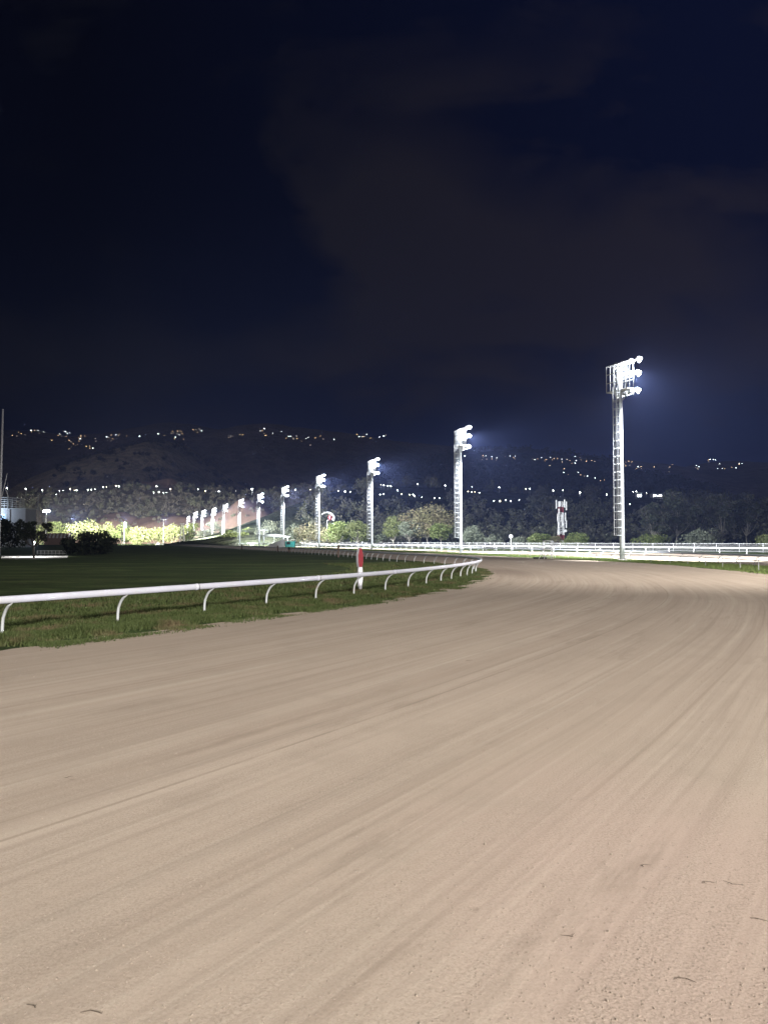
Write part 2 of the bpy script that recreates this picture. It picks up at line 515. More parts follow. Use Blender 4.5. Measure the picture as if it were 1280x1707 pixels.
def paired_sheet(name, A, B, nu_step, nv, mat, z, jitter=0.0, fineA=1.0, **k):
    """sheet between two raw polylines with metre UVs (u along, v across)"""
    def dense(pts):
        pts = [Vector((*p, 0)) for p in pts]
        P0 = [pts[0] * 2 - pts[1]] + pts + [pts[-1] * 2 - pts[-2]]
        out = []
        for i in range(1, len(P0) - 2):
            a, b, c, d = P0[i - 1:i + 3]
            n = max(4, int((c - b).length / nu_step))
            n = max(n, 4)
            for q in range(n):
                t = q / n
                out.append((i, t, 0.5 * ((2 * b) + (c - a) * t + (2 * a - 5 * b + 4 * c - d) * t * t + (3 * b - a - 3 * c + d) * t ** 3)))
        out.append((len(P0) - 3, 0.0, pts[-1]))
        return out
    dA = dense(A)
    P0B = [Vector((*p, 0)) for p in B]
    P0B = [P0B[0] * 2 - P0B[1]] + P0B + [P0B[-1] * 2 - P0B[-2]]
    rowsA, rowsB = [], []
    for (i, t, p) in dA:
        a, b, c = P0B[i - 1], P0B[i], P0B[min(i + 1, len(P0B) - 1)]
        d = P0B[min(i + 2, len(P0B) - 1)]
        q = 0.5 * ((2 * b) + (c - a) * t + (2 * a - 5 * b + 4 * c - d) * t * t + (3 * b - a - 3 * c + d) * t ** 3)
        rowsA.append(p); rowsB.append(q)
    n = len(rowsA)
    V = np.zeros((n, nv + 1, 3)); UV = np.zeros((n, nv + 1, 2))
    u = 0.0
    for i in range(n):
        if i: u += (rowsA[i] - rowsA[i - 1]).length
        w = (rowsB[i] - rowsA[i]).length
        for j in range(nv + 1):
            f = j / nv
            p = rowsA[i].lerp(rowsB[i], f)
            V[i, j] = (p.x, p.y, z)
            UV[i, j] = (u, f * w)
    if jitter:
        ph = RNG.uniform(0, 6.28, 6)
        for i in range(n):
            x = UV[i, 0, 0]
            e = sum(math.sin(x * fr + p_) * am for fr, am, p_ in ((0.35, .35, ph[0]), (0.9, .25, ph[1]), (2.3, .14, ph[2]), (5.1, .08, ph[3]))) + random.uniform(-.05, .05)
            dirv = V[i, -1] - V[i, 0]; dirv = dirv / np.linalg.norm(dirv)
            V[i, 0] += dirv * e * jitter; V[i, -1] += dirv * e * jitter * 1.2
    idx = np.arange(n * (nv + 1)).reshape(n, nv + 1)
    Fc = np.stack([idx[:-1, :-1], idx[:-1, 1:], idx[1:, 1:], idx[1:, :-1]], -1).reshape(-1, 4)
    me = np_mesh(name, V.reshape(-1, 3), Fc)
    # make normals point up
    if me.polygons[0].normal.z < 0:
        me.flip_normals()
    uvl = me.uv_layers.new(name='UVMap')
    li = np.zeros(len(me.loops), np.int32); me.loops.foreach_get('vertex_index', li)
    uvl.data.foreach_set('uv', UV.reshape(-1, 2)[li].astype(np.float32).ravel())
    return link_mesh(name, me, mat, **k), rowsA, rowsB


# grass margin between inner rail and the sand
inner_pts0 = [Vector((*p, 0)) for p in inner_raw]
nn = normals2d(inner_pts0)
margin = [2.4, 2.4, 2.4, 2.4, 2.35, 2.0, 1.35, 0.75, 0.35, 0.45, 1.2, 2.4, 2.8, 3.0, 3.0, 3.0, 3.0, 3.0, 3.0]
sand_inner = [(p.x + n.x * m_, p.y + n.y * m_) for p, n, m_ in zip(inner_pts0, nn, margin)]

gm = MB()
gm.add([(-6000, -300, -0.03), (6000, -300, -0.03), (6000, 7000, -0.03), (-6000, 7000, -0.03)], [(0, 1, 2, 3)])
gm.build('ground', M['field'], kind='structure', label='dark grass infield and open ground around the race track')

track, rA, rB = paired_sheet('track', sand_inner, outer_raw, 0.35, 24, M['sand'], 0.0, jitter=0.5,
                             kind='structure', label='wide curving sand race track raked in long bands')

a_line = catmull(A_PTS, 1.0)
b_line = [p + n * 4.2 for p, n in zip(a_line, normals2d(a_line))]
c_line = catmull(C_PTS, 1.0)
d_line = catmull(D_PTS, 1.0)
B_RAW = [(28, -20), (29.5, 38), (30.9, 58), (31, 67), (29.6, 78), (26.5, 92), (22.5, 107), (16.8, 127), (8.2, 154), (-1, 184), (-16.5, 228), (-34.5, 276), (-67, 363), (-116, 491)]
C_RAW = [(76, 20), (70, 75), (60, 108), (52, 125), (41, 143), (31, 153), (24.5, 161), (16, 178), (7, 204), (-3, 235), (-17, 265), (-34, 305), (-66, 372), (-120, 500)]
sB = [(x + 0.8, y) for x, y in B_RAW]; sC = [(x - 1.0, y - 0.6) for x, y in C_RAW]
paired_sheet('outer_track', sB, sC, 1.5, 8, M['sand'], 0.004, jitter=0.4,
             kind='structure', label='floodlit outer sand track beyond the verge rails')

# ------------------------------------------------------------------ rails
def visible(p, pad=60):
    if p.y < 1: return False
    px = CX + F * p.x / p.y
    return -pad < px < 1280 + pad


def gooseneck(base, out, h, off, r=0.035):
    """post that rises and bends over toward `out`"""
    pts = []
    for k in range(9):
        t = k / 8
        z = h * (1 - (1 - t) ** 1.0)
        s_ = off * (t ** 3.4)
        pts.append(base + out * s_ + Vector((0, 0, z)))
    return pts


def racing_rail(name, line, spacing, h, off, side, bar_r, bar_sx, post_r, mat_bar, mat_post, label, cat, group=None, curved=True, phase=0.0, limit=98, marks=None):
    root = empty(name, (0, 0, 0), label=label, cat=cat, group=group)
    nr = normals2d(line)
    pts = [(p, n * side) for p, n in zip(line, nr)]
    vis = [i for i, (p, n) in enumerate(pts) if visible(p)]
    i0, i1 = max(0, vis[0] - 6), min(len(pts) - 1, vis[-1] + 2)
    seg = pts[i0:i1 + 1]
    bar = [p + n * off + Vector((0, 0, h)) for p, n in seg]
    MB().tube(bar, bar_r, 10, sx=bar_sx).build('rail_bar', mat_bar, root)
    if marks:
        for q in range(6, min(len(bar) - 2, 80), 8):
            MB().tube([bar[q], bar[q].lerp(bar[q + 1], 0.16)], bar_r * 1.09, 10, sx=bar_sx * 1.12).build('joint_sleeve', mat_bar, root)
    # posts
    L = [i0 * 0.75 if marks else 0.0]
    for (a, _), (b, _) in zip(seg, seg[1:]): L.append(L[-1] + (b - a).length)
    s_ = L[0] + phase; k = 0; n_post = 0
    if marks:
        s_ = marks[0]; marks = marks[1:]
    extra = MB(); ex = 0
    while s_ < L[-1]:
        while k < len(L) - 2 and L[k + 1] < s_: k += 1
        t = (s_ - L[k]) / max(1e-6, L[k + 1] - L[k])
        p = seg[k][0].lerp(seg[k + 1][0], t); n = seg[k][1].lerp(seg[k + 1][1], t).normalized()
        if curved: pl = gooseneck(p, n, h - bar_r * 0.6, off * 1.0)
        else: pl = [p, p + n * off + Vector((0, 0, h - bar_r * 0.5))]
        q = MB()
        tgt = q if n_post < limit else extra
        if n_post >= limit: ex += 1
        tgt.tube([Vector(v) for v in ([pl[0] - Vector((0, 0, 0.06))] + pl)], post_r, 8)
        if n_post < limit: q.build('post', mat_post, root)
        n_post += 1
        if marks: s_, marks = marks[0], marks[1:]
        else: s_ += spacing
    if ex: extra.build('distant_posts', mat_post, root, kind='stuff')
    return root


inner_line = catmull(inner_raw, 0.75)
# the rail that borders the infield: near posts lit, far posts seen against the sand
racing_rail('inner_rail', inner_line, 2.6, 0.80, 0.36, 1, 0.086, 0.6, 0.036, M['rail'], M['rail_post'],
            'long white running rail on curved posts bending around the dark grass infield', 'rail',
            marks=[75.4, 78.47, 81.6, 84.72, 87.58, 90.41, 93.09, 95.85, 98.39, 100.9, 103.44, 105.75, 108.32, 110.74, 113.2])
racing_rail('verge_rail', a_line, 3.5, 0.72, 0.0, 1, 0.035, 1.0, 0.030, M['pipe'], M['pipe'],
            'thin grey pipe rail on straight posts along the green verge by nearest tower', 'rail', curved=False, phase=2.2)
racing_rail('white_track_rail', b_line, 3.2, 0.88, 0.5, 1, 0.09, 0.6, 0.035, M['rail'], M['rail_post'],
            'white rail on slanted posts just behind the thin grey verge rail', 'rail', phase=1.0)
racing_rail('outer_rail', c_line, 5.0, 1.02, 0.0, -1, 0.10, 0.6, 0.07, M['white_paint'], M['white_paint'],
            'thick white rail on straight posts at the far side of the floodlit outer track', 'rail', curved=False, phase=0.5)

# wire mesh fence
def wire_mat():
    m, t, b = new_mat('wire_mesh')
    tc = t('ShaderNodeTexCoord').outputs['UV']
    sp = t('ShaderNodeSeparateXYZ', ins={0: tc})
    u, v = sp.outputs[0], sp.outputs[1]
    def lines(x):
        fr = t.math('FRACT', t.math('MULTIPLY', x, 8.0))
        return t.math('LESS_THAN', fr, 0.17)
    msk = t.math('MAXIMUM', lines(t.math('ADD', u, v)), lines(t.math('SUBTRACT', u, v)))
    b.inputs['Base Color'].default_value = (0.20, 0.19, 0.19, 1)
    b.inputs['Roughness'].default_value = 0.5
    t.l.new(msk, b.inputs['Alpha'])
    return m


M['wire'] = wire_mat()
fr = empty('mesh_fence', label='tall wire mesh fence on thin posts behind the thick white outer rail', cat='fence')
seg = [p for p in d_line if visible(p, 120)]
for k in range(3):   # three horizontal pipes, one part each kind
    zz = (0.12, 0.85, 1.62)[k]
    MB().tube([p + Vector((0, 0, zz)) for p in seg], 0.032 if k == 2 else 0.02, 6).build('top_pipe' if k == 2 else 'tension_wire', M['white_paint'], fr)
V, Fc, UVs = [], [], []
L = 0
for i, p in enumerate(seg):
    if i: L += (p - seg[i - 1]).length
    V += [(p.x, p.y, 0.02), (p.x, p.y, 1.6)]; UVs += [(L, 0), (L, 1.58)]
    if i: Fc.append((2 * i - 2, 2 * i, 2 * i + 1, 2 * i - 1))
me = np_mesh('wire_panel', V, Fc)
uvl = me.uv_layers.new(name='UVMap')
li = np.zeros(len(me.loops), np.int32); me.loops.foreach_get('vertex_index', li)
uvl.data.foreach_set('uv', np.array(UVs, np.float32)[li].ravel())
link_mesh('wire_panel', me, M['wire'], fr)
fp = resample(seg, 4.6)
ex = MB()
for i, p in enumerate(fp):
    if i < 98: MB().tube([p, p + Vector((0, 0, 1.68))], 0.045, 6).build('post', M['white_paint'], fr)
    else: ex.tube([p, p + Vector((0, 0, 1.68))], 0.045, 6)
if len(fp) > 98: ex.build('distant_posts', M['white_paint'], fr, kind='stuff')

# ------------------------------------------------------------------ floodlight towers
TH = 21.3
def make_tower():
    r = empty('floodlight_tower')
    # local axes: +x is the side the lamps face, y runs along the track, ladder cage on -x side
    MB().tube([(0, 0, -0.1), (0, 0, 1.4), (0, 0, TH * 0.5), (0, 0, TH - 0.3)], [0.29, 0.28, 0.23, 0.18], 16).build('pole', M['steel'], r)
    b = MB(); b.tube([(0, 0, 0.0), (0, 0, 0.12)], 0.55, 16)
    for k in range(8):
        a = k * math.pi / 4
        b.box((0.42 * math.cos(a), 0.42 * math.sin(a), 0.2), (0.06, 0.06, 0.16))
    b.build('base_plate', M['concrete'], r)
    # ladder + cage on the (-x,-y) side so it shows left of the pole
    ca = Vector((-0.93, -0.37, 0)).normalized(); cb = Vector((ca.y, -ca.x, 0))
    z0, z1 = 2.7, TH - 2.6
    l = MB()
    for s in (-1, 1):
        l.tube([ca * 0.52 + cb * 0.22 * s + Vector((0, 0, z0)), ca * 0.52 + cb * 0.22 * s + Vector((0, 0, z1))], 0.028, 6)
    z = z0
    while z < z1:
        l.tube([ca * 0.52 - cb * 0.22 + Vector((0, 0, z)), ca * 0.52 + cb * 0.22 + Vector((0, 0, z))], 0.018, 5)
        z += 0.33
    z = z0 + 0.5
    while z < z1:
        l.tube([Vector((0, 0, z)), ca * 0.53 + Vector((0, 0, z))], 0.022, 5)
        z += 3.0
    l.build('ladder', M['steel'], r)
    c = MB()
    z = z0
    cc = ca * 0.88
    while z <= z1 + 0.01:
        arc = []
        for k in range(11):
            a = -math.pi * 0.62 + k * math.pi * 1.24 / 10
            arc.append(cc + ca * (0.42 * math.cos(a)) + cb * (0.42 * math.sin(a)) + Vector((0, 0, z)))
        arc = [ca * 0.52 + cb * -0.22 + Vector((0, 0, z))] + arc + [ca * 0.52 + cb * 0.22 + Vector((0, 0, z))]
        c.tube(arc, 0.026, 5)
        z += 0.85
    for a in (-1.25, -0.62, 0, 0.62, 1.25):
        q = cc + ca * (0.42 * math.cos(a)) + cb * (0.42 * math.sin(a))
        c.tube([q + Vector((0, 0, z0)), q + Vector((0, 0, z1))], 0.022, 5)
    c.build('safety_cage', M['steel'], r)
    # head frame: 3 long (y), 2.9 high, 0.9 deep
    h = MB()
    zs = [TH - 2.9, TH - 1.9, TH - 0.95, TH]
    ys = [-1.55, -0.95, -0.3, 0.3, 0.95, 1.55]
    for x in (-0.55, 0.40):
        for zz in zs:
            h.tube([(x, -1.55, zz), (x, 1.55, zz)], 0.045, 6)
        for yy in ys:
            h.tube([(x, yy, zs[0]), (x, yy, zs[-1])], 0.04, 6)
    for yy in ys:
        for zz in (zs[0], zs[-1]):
            h.tube([(-0.55, yy, zz), (0.40, yy, zz)], 0.04, 6)
    for s in (-1, 1):
        h.tube([(0, 0, TH - 4.2), (0.4, 1.1 * s, zs[0])], 0.05, 6)
        h.tube([(0, 0.2 * s, TH - 1.0), (0.40, 0.45 * s, TH - 0.95)], 0.05, 6)
    h.tube([(0, 0, zs[1]), (0.4, 0, zs[1])], 0.06, 6).tube([(0, 0, zs[0]), (0.4, 0, zs[0])], 0.06, 6)
    h.build('head_frame', M['steel'], r)
    p = MB(); p.box((-0.08, 0, zs[0] + 0.045), (0.93, 3.06, 0.05))
    p.build('platform', M['steel'], r)
    # floodlights on outriggers (3 rows)
    tilt = Matrix.Rotation(R(38), 3, 'Y')
    for row, (zz, yl) in enumerate(((TH + 0.35, (-1.75, -0.6, 0.6, 1.6)), (TH - 1.15, (-1.6, -0.55, 0.55, 1.5)), (TH - 3.0, (-1.5, -0.5, 0.5, 1.4)))):
        for ci, yy in enumerate(yl):
            c0 = Vector((0.95, yy, zz))
            rot = (Matrix.Rotation(R(-42), 3, 'Z') @ tilt) if ci == 0 else (Matrix.Rotation(R(6), 3, 'Z') @ tilt)
            hb = MB()
            hb.box(c0, (0.34, 0.56, 0.50), rot, bev=0.05)
            hb.box(c0 + rot @ Vector((0.2, 0, 0.26)), (0.22, 0.58, 0.03), rot).box(c0 + rot @ Vector((0.2, 0.29, 0)), (0.22, 0.03, 0.5), rot).box(c0 + rot @ Vector((0.2, -0.29, 0)), (0.22, 0.03, 0.5), rot)
            hb.tube([(0.4, max(-1.5, min(1.5, yy)), zz + (-0.3 if row == 0 else 0.15)), (0.85, yy, zz)], 0.035, 6)
            hb.box(c0 + rot @ Vector((-0.22, 0, 0.0)), (0.14, 0.3, 0.3), rot, bev=0.02)
            fl = hb.build('floodlight', M['dark_steel'], r)
            lb = MB(); lb.ball((0, 0, 0), 0.5, 12, 6, sc=(0.11, 0.42, 0.38))
            me = lb.mesh('lens'); me.transform(Matrix.Translation(c0 + rot @ Vector((0.18, 0, 0))) @ rot.to_4x4())
            link_mesh('lens', me, M['lamp'], fl)
    return r


TP = [(25.65, 82.8), (13.2, 132), (-2.9, 183), (-19.2, 227), (-35.9, 275), (-51.3, 316), (-67.9, 362), (-85.4, 411), (-102, 459), (-115.6, 490), (-128, 519), (-156, 611)]
TL = ['nearest and tallest-looking white floodlight tower beside the thin grey verge rail',
      'second-nearest white floodlight tower, between the round trees and the disc sign',
      'third-nearest white floodlight tower, right of the green lit trees',
      'fourth-nearest white floodlight tower, left of the round red emblem sign',
      'fifth-nearest white floodlight tower, standing by the teal kiosk',
      'dim slim floodlight tower, first one left of the teal kiosk',
      'floodlight tower in front of the orange lit bank of earth',
      'floodlight tower second left of the dim slim one',
      'floodlight tower third left of the dim slim one, over pale bushes',
      'floodlight tower with a round bright head, fourth left of the dim slim one',
      'very small floodlight tower with a glowing round head near the white pylon',
      'farthest and shortest floodlight tower, just right of the white pylon']
proto = make_tower()
POWER = 300000
for i, (x, y) in enumerate(TP):
    o = proto if i == 0 else copy_tree(proto)
    if i == 0: tx, ty = -0.42, 0.9
    else: tx, ty = TP[i][0] - TP[i - 1][0], TP[i][1] - TP[i - 1][1]
    ang = math.atan2(ty, tx) - math.pi / 2
    o.location = (x, y, 0); o.rotation_euler = (0, 0, ang)
    tag(o, TL[i], 'floodlight tower', 'floodlight towers along the outer track')
    n = Vector((math.cos(ang), math.sin(ang), 0))
    ld = bpy.data.lights.new('flood_beam', 'SPOT')
    ld.energy = POWER * (0.35 if i == 5 else 1.0 if i < 7 else 0.45)
    ld.spot_size = R(128); ld.spot_blend = 0.55; ld.shadow_soft_size = 0.4
    ld.color = (0.90, 0.95, 1.0)
    lo = bpy.data.objects.new('flood_beam', ld); COL.objects.link(lo)
    lo.parent = o
    lo.location = (1.6, -0.6, TH - 1.0)
    lo.rotation_euler = (0, R(-58), R(26))       # -Z turned toward +X and down

# lights added beside every head to whiten its mast and frame
for o in [x for x in SC.objects if x.parent is None and x.name.startswith('floodlight_tower')]:
    ld = bpy.data.lights.new('mast_fill', 'SPOT'); ld.energy = 140000; ld.spot_size = R(34); ld.spot_blend = 1.0; ld.shadow_soft_size = 0.3
    ld.color = (0.92, 0.96, 1.0)
    lo = bpy.data.objects.new('mast_fill', ld); COL.objects.link(lo); lo.parent = o
    lo.location = (0.9, -2.6, TH + 0.6)
    lo.rotation_euler = (Vector((0, 0, 8)) - Vector(lo.location)).to_track_quat('-Z', 'Y').to_euler()
    ld = bpy.data.lights.new('head_fill', 'POINT'); ld.energy = 5000; ld.shadow_soft_size = 0.3; ld.color = (0.92, 0.96, 1.0)
    lo = bpy.data.objects.new('head_fill', ld); COL.objects.link(lo); lo.parent = o
    lo.location = (0.75, -2.7, TH - 0.4)

# added floodlights for the near sand, on unseen towers beside and behind the camera
for (x, y, aim, pw, size, bl) in (((34, -22, (5, 20), 115000, 62, 0.95)), ((12, -44, (3, 18), 275000, 50, 0.95)), ((46, 22, (13, 56), 200000, 64, 0.95))):
    ld = bpy.data.lights.new('added_track_flood', 'SPOT')
    ld.energy = pw; ld.spot_size = R(size); ld.spot_blend = bl; ld.shadow_soft_size = 2.6
    ld.color = (1.0, 0.97, 0.915)
    lo = bpy.data.objects.new('added_track_flood', ld); COL.objects.link(lo)
    lo.location = (x, y, TH)
    d = Vector((aim[0], aim[1], 0)) - Vector(lo.location)
    lo.rotation_euler = d.to_track_quat('-Z', 'Y').to_euler()
    if not visible(Vector((x, y, 0)), 120):
        t_ = copy_tree(proto)
        dd = Vector((d.x, d.y, 0)).normalized()
        t_.location = (x - dd.x * 2.2, y - dd.y * 2.2, 0); t_.rotation_euler = (0, 0, math.atan2(dd.y, dd.x))
        tag(t_, 'added white floodlight tower out of frame that lights the near sand track', 'floodlight tower', 'added floodlight towers out of frame')

# ------------------------------------------------------------------ hills
HILLS = {}
def fbm(x, y, seed, octs=5, base=1.0):
    v = 0; a = 1.0
    rs = np.random.default_rng(seed)
    for o in range(octs):
        for _ in range(3):
            an = rs.uniform(0, 6.28); ph = rs.uniform(0, 6.28)
            v = v + a * np.sin((x * math.cos(an) + y * math.sin(an)) * base * 2 ** o + ph) / 3
        a *= 0.55
    return v


def hill(name, D, ridge, front, back, mat, label, seed, rough=0.06, nx=220, ny=50, freq=None):
    pxs = [p[0] for p in ridge]
    x0, x1 = (pxs[0] - CX) / F * D, (pxs[-1] - CX) / F * D
    xs = np.linspace(x0, x1, nx)
    hz = np.array([P(px, py, D).z for px, py in ridge]); hx = np.array([(px - CX) / F * D for px in pxs])
    # smooth interpolation
    Hh = np.interp(xs, hx, hz)
    ker = np.ones(7) / 7
    Hp = np.pad(Hh, 3, mode='edge'); Hh = np.convolve(Hp, ker, 'valid')
    t = np.linspace(-1, 1, ny)
    X, T = np.meshgrid(xs, t, indexing='ij')
    Y = np.where(T < 0, D + T * front, D + T * back)
    prof = np.cos(T * math.pi / 2) ** 0.85
    fq = freq or 6.0 / D * 3
    nzz = fbm(X, Y, seed, 6, fq)
    Z = Hh[:, None] * prof * (1 + rough * nzz * (0.25 + 0.75 * np.abs(T))) - 0.5
    V = np.stack([X * (1 + 0 * T), Y, Z], -1)
    idx = np.arange(nx * ny).reshape(nx, ny)
    Fc = np.stack([idx[:-1, :-1], idx[1:, :-1], idx[1:, 1:], idx[:-1, 1:]], -1).reshape(-1, 4)
    me = np_mesh(name, V.reshape(-1, 3), Fc, True)
    o = link_mesh(name, me, mat, kind='structure', label=label)
    bv = BVHTree.FromPolygons([tuple(v) for v in V.reshape(-1, 3)], [tuple(int(i) for i in f) for f in Fc])
    HILLS[label[:10] + name] = (bv, D)
    return bv


mh_far = hill_mat('far_hillside', (0.10, 0.09, 0.08), (0.17, 0.14, 0.12), (0.11, 0.105, 0.08), 0.004, 0.02, 0.8, 20)
mh_scrub = hill_mat('scrub_hillside', (0.24, 0.21, 0.15), (0.42, 0.35, 0.26), (0.22, 0.22, 0.14), 0.008, 0.05, 1.0, 10)
mh_brush = hill_mat('brush_hillside', (0.24, 0.22, 0.16), (0.36, 0.31, 0.24), (0.20, 0.22, 0.14), 0.02, 0.14, 1.0, 4)
mh_wood = hill_mat('wooded_hillside', (0.035, 0.045, 0.03), (0.06, 0.065, 0.04), (0.05, 0.05, 0.045), 0.02, 0.1, 1.0, 4)

bv_far = hill('hills', 2600, [(-160, 724), (0, 722), (100, 722), (150, 735), (230, 728), (300, 716), (340, 716), (400, 728), (450, 718), (560, 730), (640, 736), (700, 748), (800, 757), (880, 765), (1000, 776), (1100, 786), (1180, 772), (1280, 778), (1450, 770)],
     1100, 900, mh_far, 'dark distant ridge dotted with house lights under the night sky', 3, 0.10)
bv_left = hill('hills', 1400, [(60, 890), (100, 822), (130, 792), (190, 762), (250, 742), (285, 735), (320, 745), (350, 772), (400, 806), (460, 830), (520, 860)],
     420, 400, mh_scrub, 'rounded scrubby hill in the left distance', 5, 0.10)
bv_right = hill('hills', 1500, [(480, 860), (560, 828), (640, 800), (700, 782), (760, 766), (810, 757), (860, 759), (930, 766), (990, 774), (1040, 800), (1100, 824), (1180, 846), (1240, 870)],
     600, 400, mh_wood, 'dark wooded hill right of centre with scattered house lights', 8, 0.10)
bv_brush = hill('hills', 820, [(20, 870), (50, 832), (110, 820), (200, 814), (300, 813), (360, 817), (430, 822), (480, 815), (540, 812), (600, 830), (660, 860), (720, 890)],
     170, 250, mh_brush, 'pale brushy slope lit from below on the left', 12, 0.09)
bv_wood = hill('hills', 700, [(440, 890), (500, 850), (560, 822), (640, 815), (720, 818), (800, 824), (900, 830), (1000, 832), (1100, 840), (1200, 846), (1320, 846), (1450, 850)],
     330, 300, mh_wood, 'long wooded slope behind the fence on the right', 14, 0.06)
bv_mound = hill('hills', 690, [(140, 898), (160, 868), (185, 853), (205, 851), (235, 860), (290, 856), (340, 866), (380, 850), (410, 833), (440, 842), (480, 870), (500, 895)],
     60, 90, M['dirt'], 'low mound of bare pinkish earth behind the yellow lit bushes', 21, 0.30, 200, 60, 0.06)
# bare red earth cut on the far slope
bv_cut = hill('hills', 900, [(206, 822), (225, 806), (250, 802), (275, 797), (300, 803), (330, 812), (345, 822)], 50, 60, M['dirt'], 'bare reddish earth bank on the crest of the left slope', 23, 0.25, 120, 40, 0.05)

# ------------------------------------------------------------------ trees
def leaf_quads(centres, size, rs, flat=0.0):
    n = len(centres)
    a = rs.normal(size=(n, 3)); a /= np.linalg.norm(a, axis=1)[:, None]
    b = rs.normal(size=(n, 3)); b -= (a * b).sum(1)[:, None] * a; b /= np.linalg.norm(b, axis=1)[:, None]
    s = size * rs.uniform(0.55, 1.3, (n, 1))
    a = a * s; b = b * s * 0.6
    V = np.stack([centres - a, centres - b * 0.9, centres + a, centres + b], 1).reshape(-1, 3)
    Fc = np.arange(n * 4).reshape(-1, 4)
    return V, Fc


def tree(name, pos, h, w, leaf, bark, label, cat='tree', group=None, n=1800, ls=0.3, nc=22, trunk=0.35, tr=0.16, seed=0, flat=0.75, bare=0.0, clr=0.20, lean=0.0):
    rs = np.random.default_rng(seed + 100)
    r = empty(name, pos, label=label, cat=cat, group=group)
    cz = h * (trunk + (1 - trunk) / 2); rz = h * (1 - trunk) / 2
    # cluster centres on an uneven ellipsoid
    cs = []
    while len(cs) < nc:
        v = rs.normal(size=3); v /= np.linalg.norm(v)
        rad = rs.uniform(0.45, 0.92)
        p = v * rad
        if p[2] < -0.75: continue
        k = 1 + 0.25 * math.sin(3 * math.atan2(p[1], p[0]) + seed)
        cs.append((p[0] * w / 2 * k + lean * (p[2] + 1) * h * .1, p[1] * w / 2 * k, cz + p[2] * rz))
    cs = np.array(cs)
    cr = clr * w * rs.uniform(0.7, 1.35, nc)
    which = rs.integers(0, nc, n)
    d = rs.normal(size=(n, 3)); d /= np.linalg.norm(d, axis=1)[:, None]
    rad = rs.uniform(0.35, 1.0, (n, 1)) ** 0.6
    C = cs[which] + d * rad * cr[which][:, None] * np.array([1, 1, flat])
    C[:, 2] = np.maximum(C[:, 2], 0.15)
    V, Fc = leaf_quads(C, ls, rs)
    link_mesh('crown', np_mesh('crown', V, Fc), leaf, r)
    t = MB()
    fork = Vector((rs.uniform(-.1, .1) * w * .3, 0, h * trunk * 0.8))
    t.tube([(0, 0, -0.2), (0.03 * h * rs.uniform(-1, 1) * .4, 0, h * trunk * .4), tuple(fork)], [tr * 1.3, tr, tr * 0.8], 7)
    for i in range(min(nc, 14)):
        e = Vector(cs[i]); m_ = fork.lerp(e, 0.5) + Vector((rs.uniform(-.1, .1) * w * .4, rs.uniform(-.1, .1) * w * .4, -0.04 * h))
        t.tube([fork, m_, e], [tr * 0.5, tr * 0.3, tr * 0.1], 5)
        if bare:
            for _ in range(int(bare)):
                st = fork.lerp(e, rs.uniform(.4, .9)); en = st + Vector(rs.normal(size=3)) * w * .12 + Vector((0, 0, .06 * h))
                t.tube([st, (st + en) / 2 + Vector((0, 0, .02 * h)), en], [tr * .18, tr * .12, tr * .05], 4)
    t.build('trunk', bark, r)
    return r


LEAF = {
    'lit': leaf_mat('lit_green_leaves', (0.10, 0.135, 0.045), (0.19, 0.21, 0.08), (0.14, 0.18, 0.06)),
    'olive': leaf_mat('olive_leaves', (0.13, 0.13, 0.065), (0.23, 0.21, 0.12), (0.17, 0.14, 0.09)),
    'grey': leaf_mat('greyish_leaves', (0.10, 0.12, 0.085), (0.20, 0.215, 0.16), (0.15, 0.165, 0.12)),
    'yellow': leaf_mat('yellow_green_leaves', (0.10, 0.125, 0.045), (0.175, 0.19, 0.085), (0.14, 0.155, 0.065)),
    'dark': leaf_mat('dark_leaves', (0.06, 0.075, 0.05), (0.11, 0.125, 0.085), (0.10, 0.095, 0.08)),
    'black': leaf_mat('shaded_leaves', (0.010, 0.014, 0.008), (0.02, 0.025, 0.012)),  # near-black colour carries the shade of the unlit silhouettes
}

def tree_px(px, top, D, w_px, leaf, bark, label, name='tree', group=None, cat='tree', **k):
    p = P(px, HOR, D)
    h = (HOR - top) / F * D + CH
    return tree(name, (p.x, D, 0), h, w_px / F * D, leaf, bark, label, cat=cat, group=group, **k)


g = 'floodlit trees behind the outer track'
rows = [  # px, top, D, width px, leaf, label, opts
    (712, 851, 262, 92, 'olive', 'largest domed tree with several pale trunks left of second-nearest tower', dict(n=5200, nc=40, ls=0.34, trunk=.30, tr=.22)),
    (683, 868, 258, 44, 'grey', 'small pale tree overlapping the left edge of the largest domed tree', dict(n=2000)),
    (735, 872, 256, 50, 'lit', 'leafy green tree low on the right side of the largest domed tree', dict(n=2200)),
    (656, 858, 262, 36, 'yellow', 'upright bright green tree alone between the third tower and the domed tree', dict(n=2400, nc=18, trunk=.2)),
    (597, 868, 270, 48, 'yellow', 'bright yellow-green tree directly left of third-nearest tower', dict(n=2600, trunk=.22)),
    (565, 868, 275, 44, 'lit', 'green tree below and right of the round emblem sign', dict(n=2400, trunk=.2)),
    (515, 868, 300, 56, 'olive', 'broad olive tree just left of fourth-nearest tower', dict(n=2600, trunk=.15)),
    (492, 876, 305, 40, 'grey', 'greyish tree between the fourth and fifth towers', dict(n=1800, trunk=.15)),
    (545, 880, 290, 40, 'olive', 'low olive tree beneath the round emblem sign', dict(n=1500, trunk=.15)),
    (790, 881, 225, 44, 'grey', 'round silvery-green bush immediately right of second-nearest tower', dict(n=3200, trunk=.04, ls=.28)),
    (822, 892, 220, 26, 'grey', 'small wispy bush between the round silvery bush and the disc sign', dict(n=900, trunk=.05, ls=.25, bare=1)),
    (640, 890, 280, 30, 'dark', 'low dark bush right of third-nearest tower foot', dict(n=900, trunk=.05)),
]
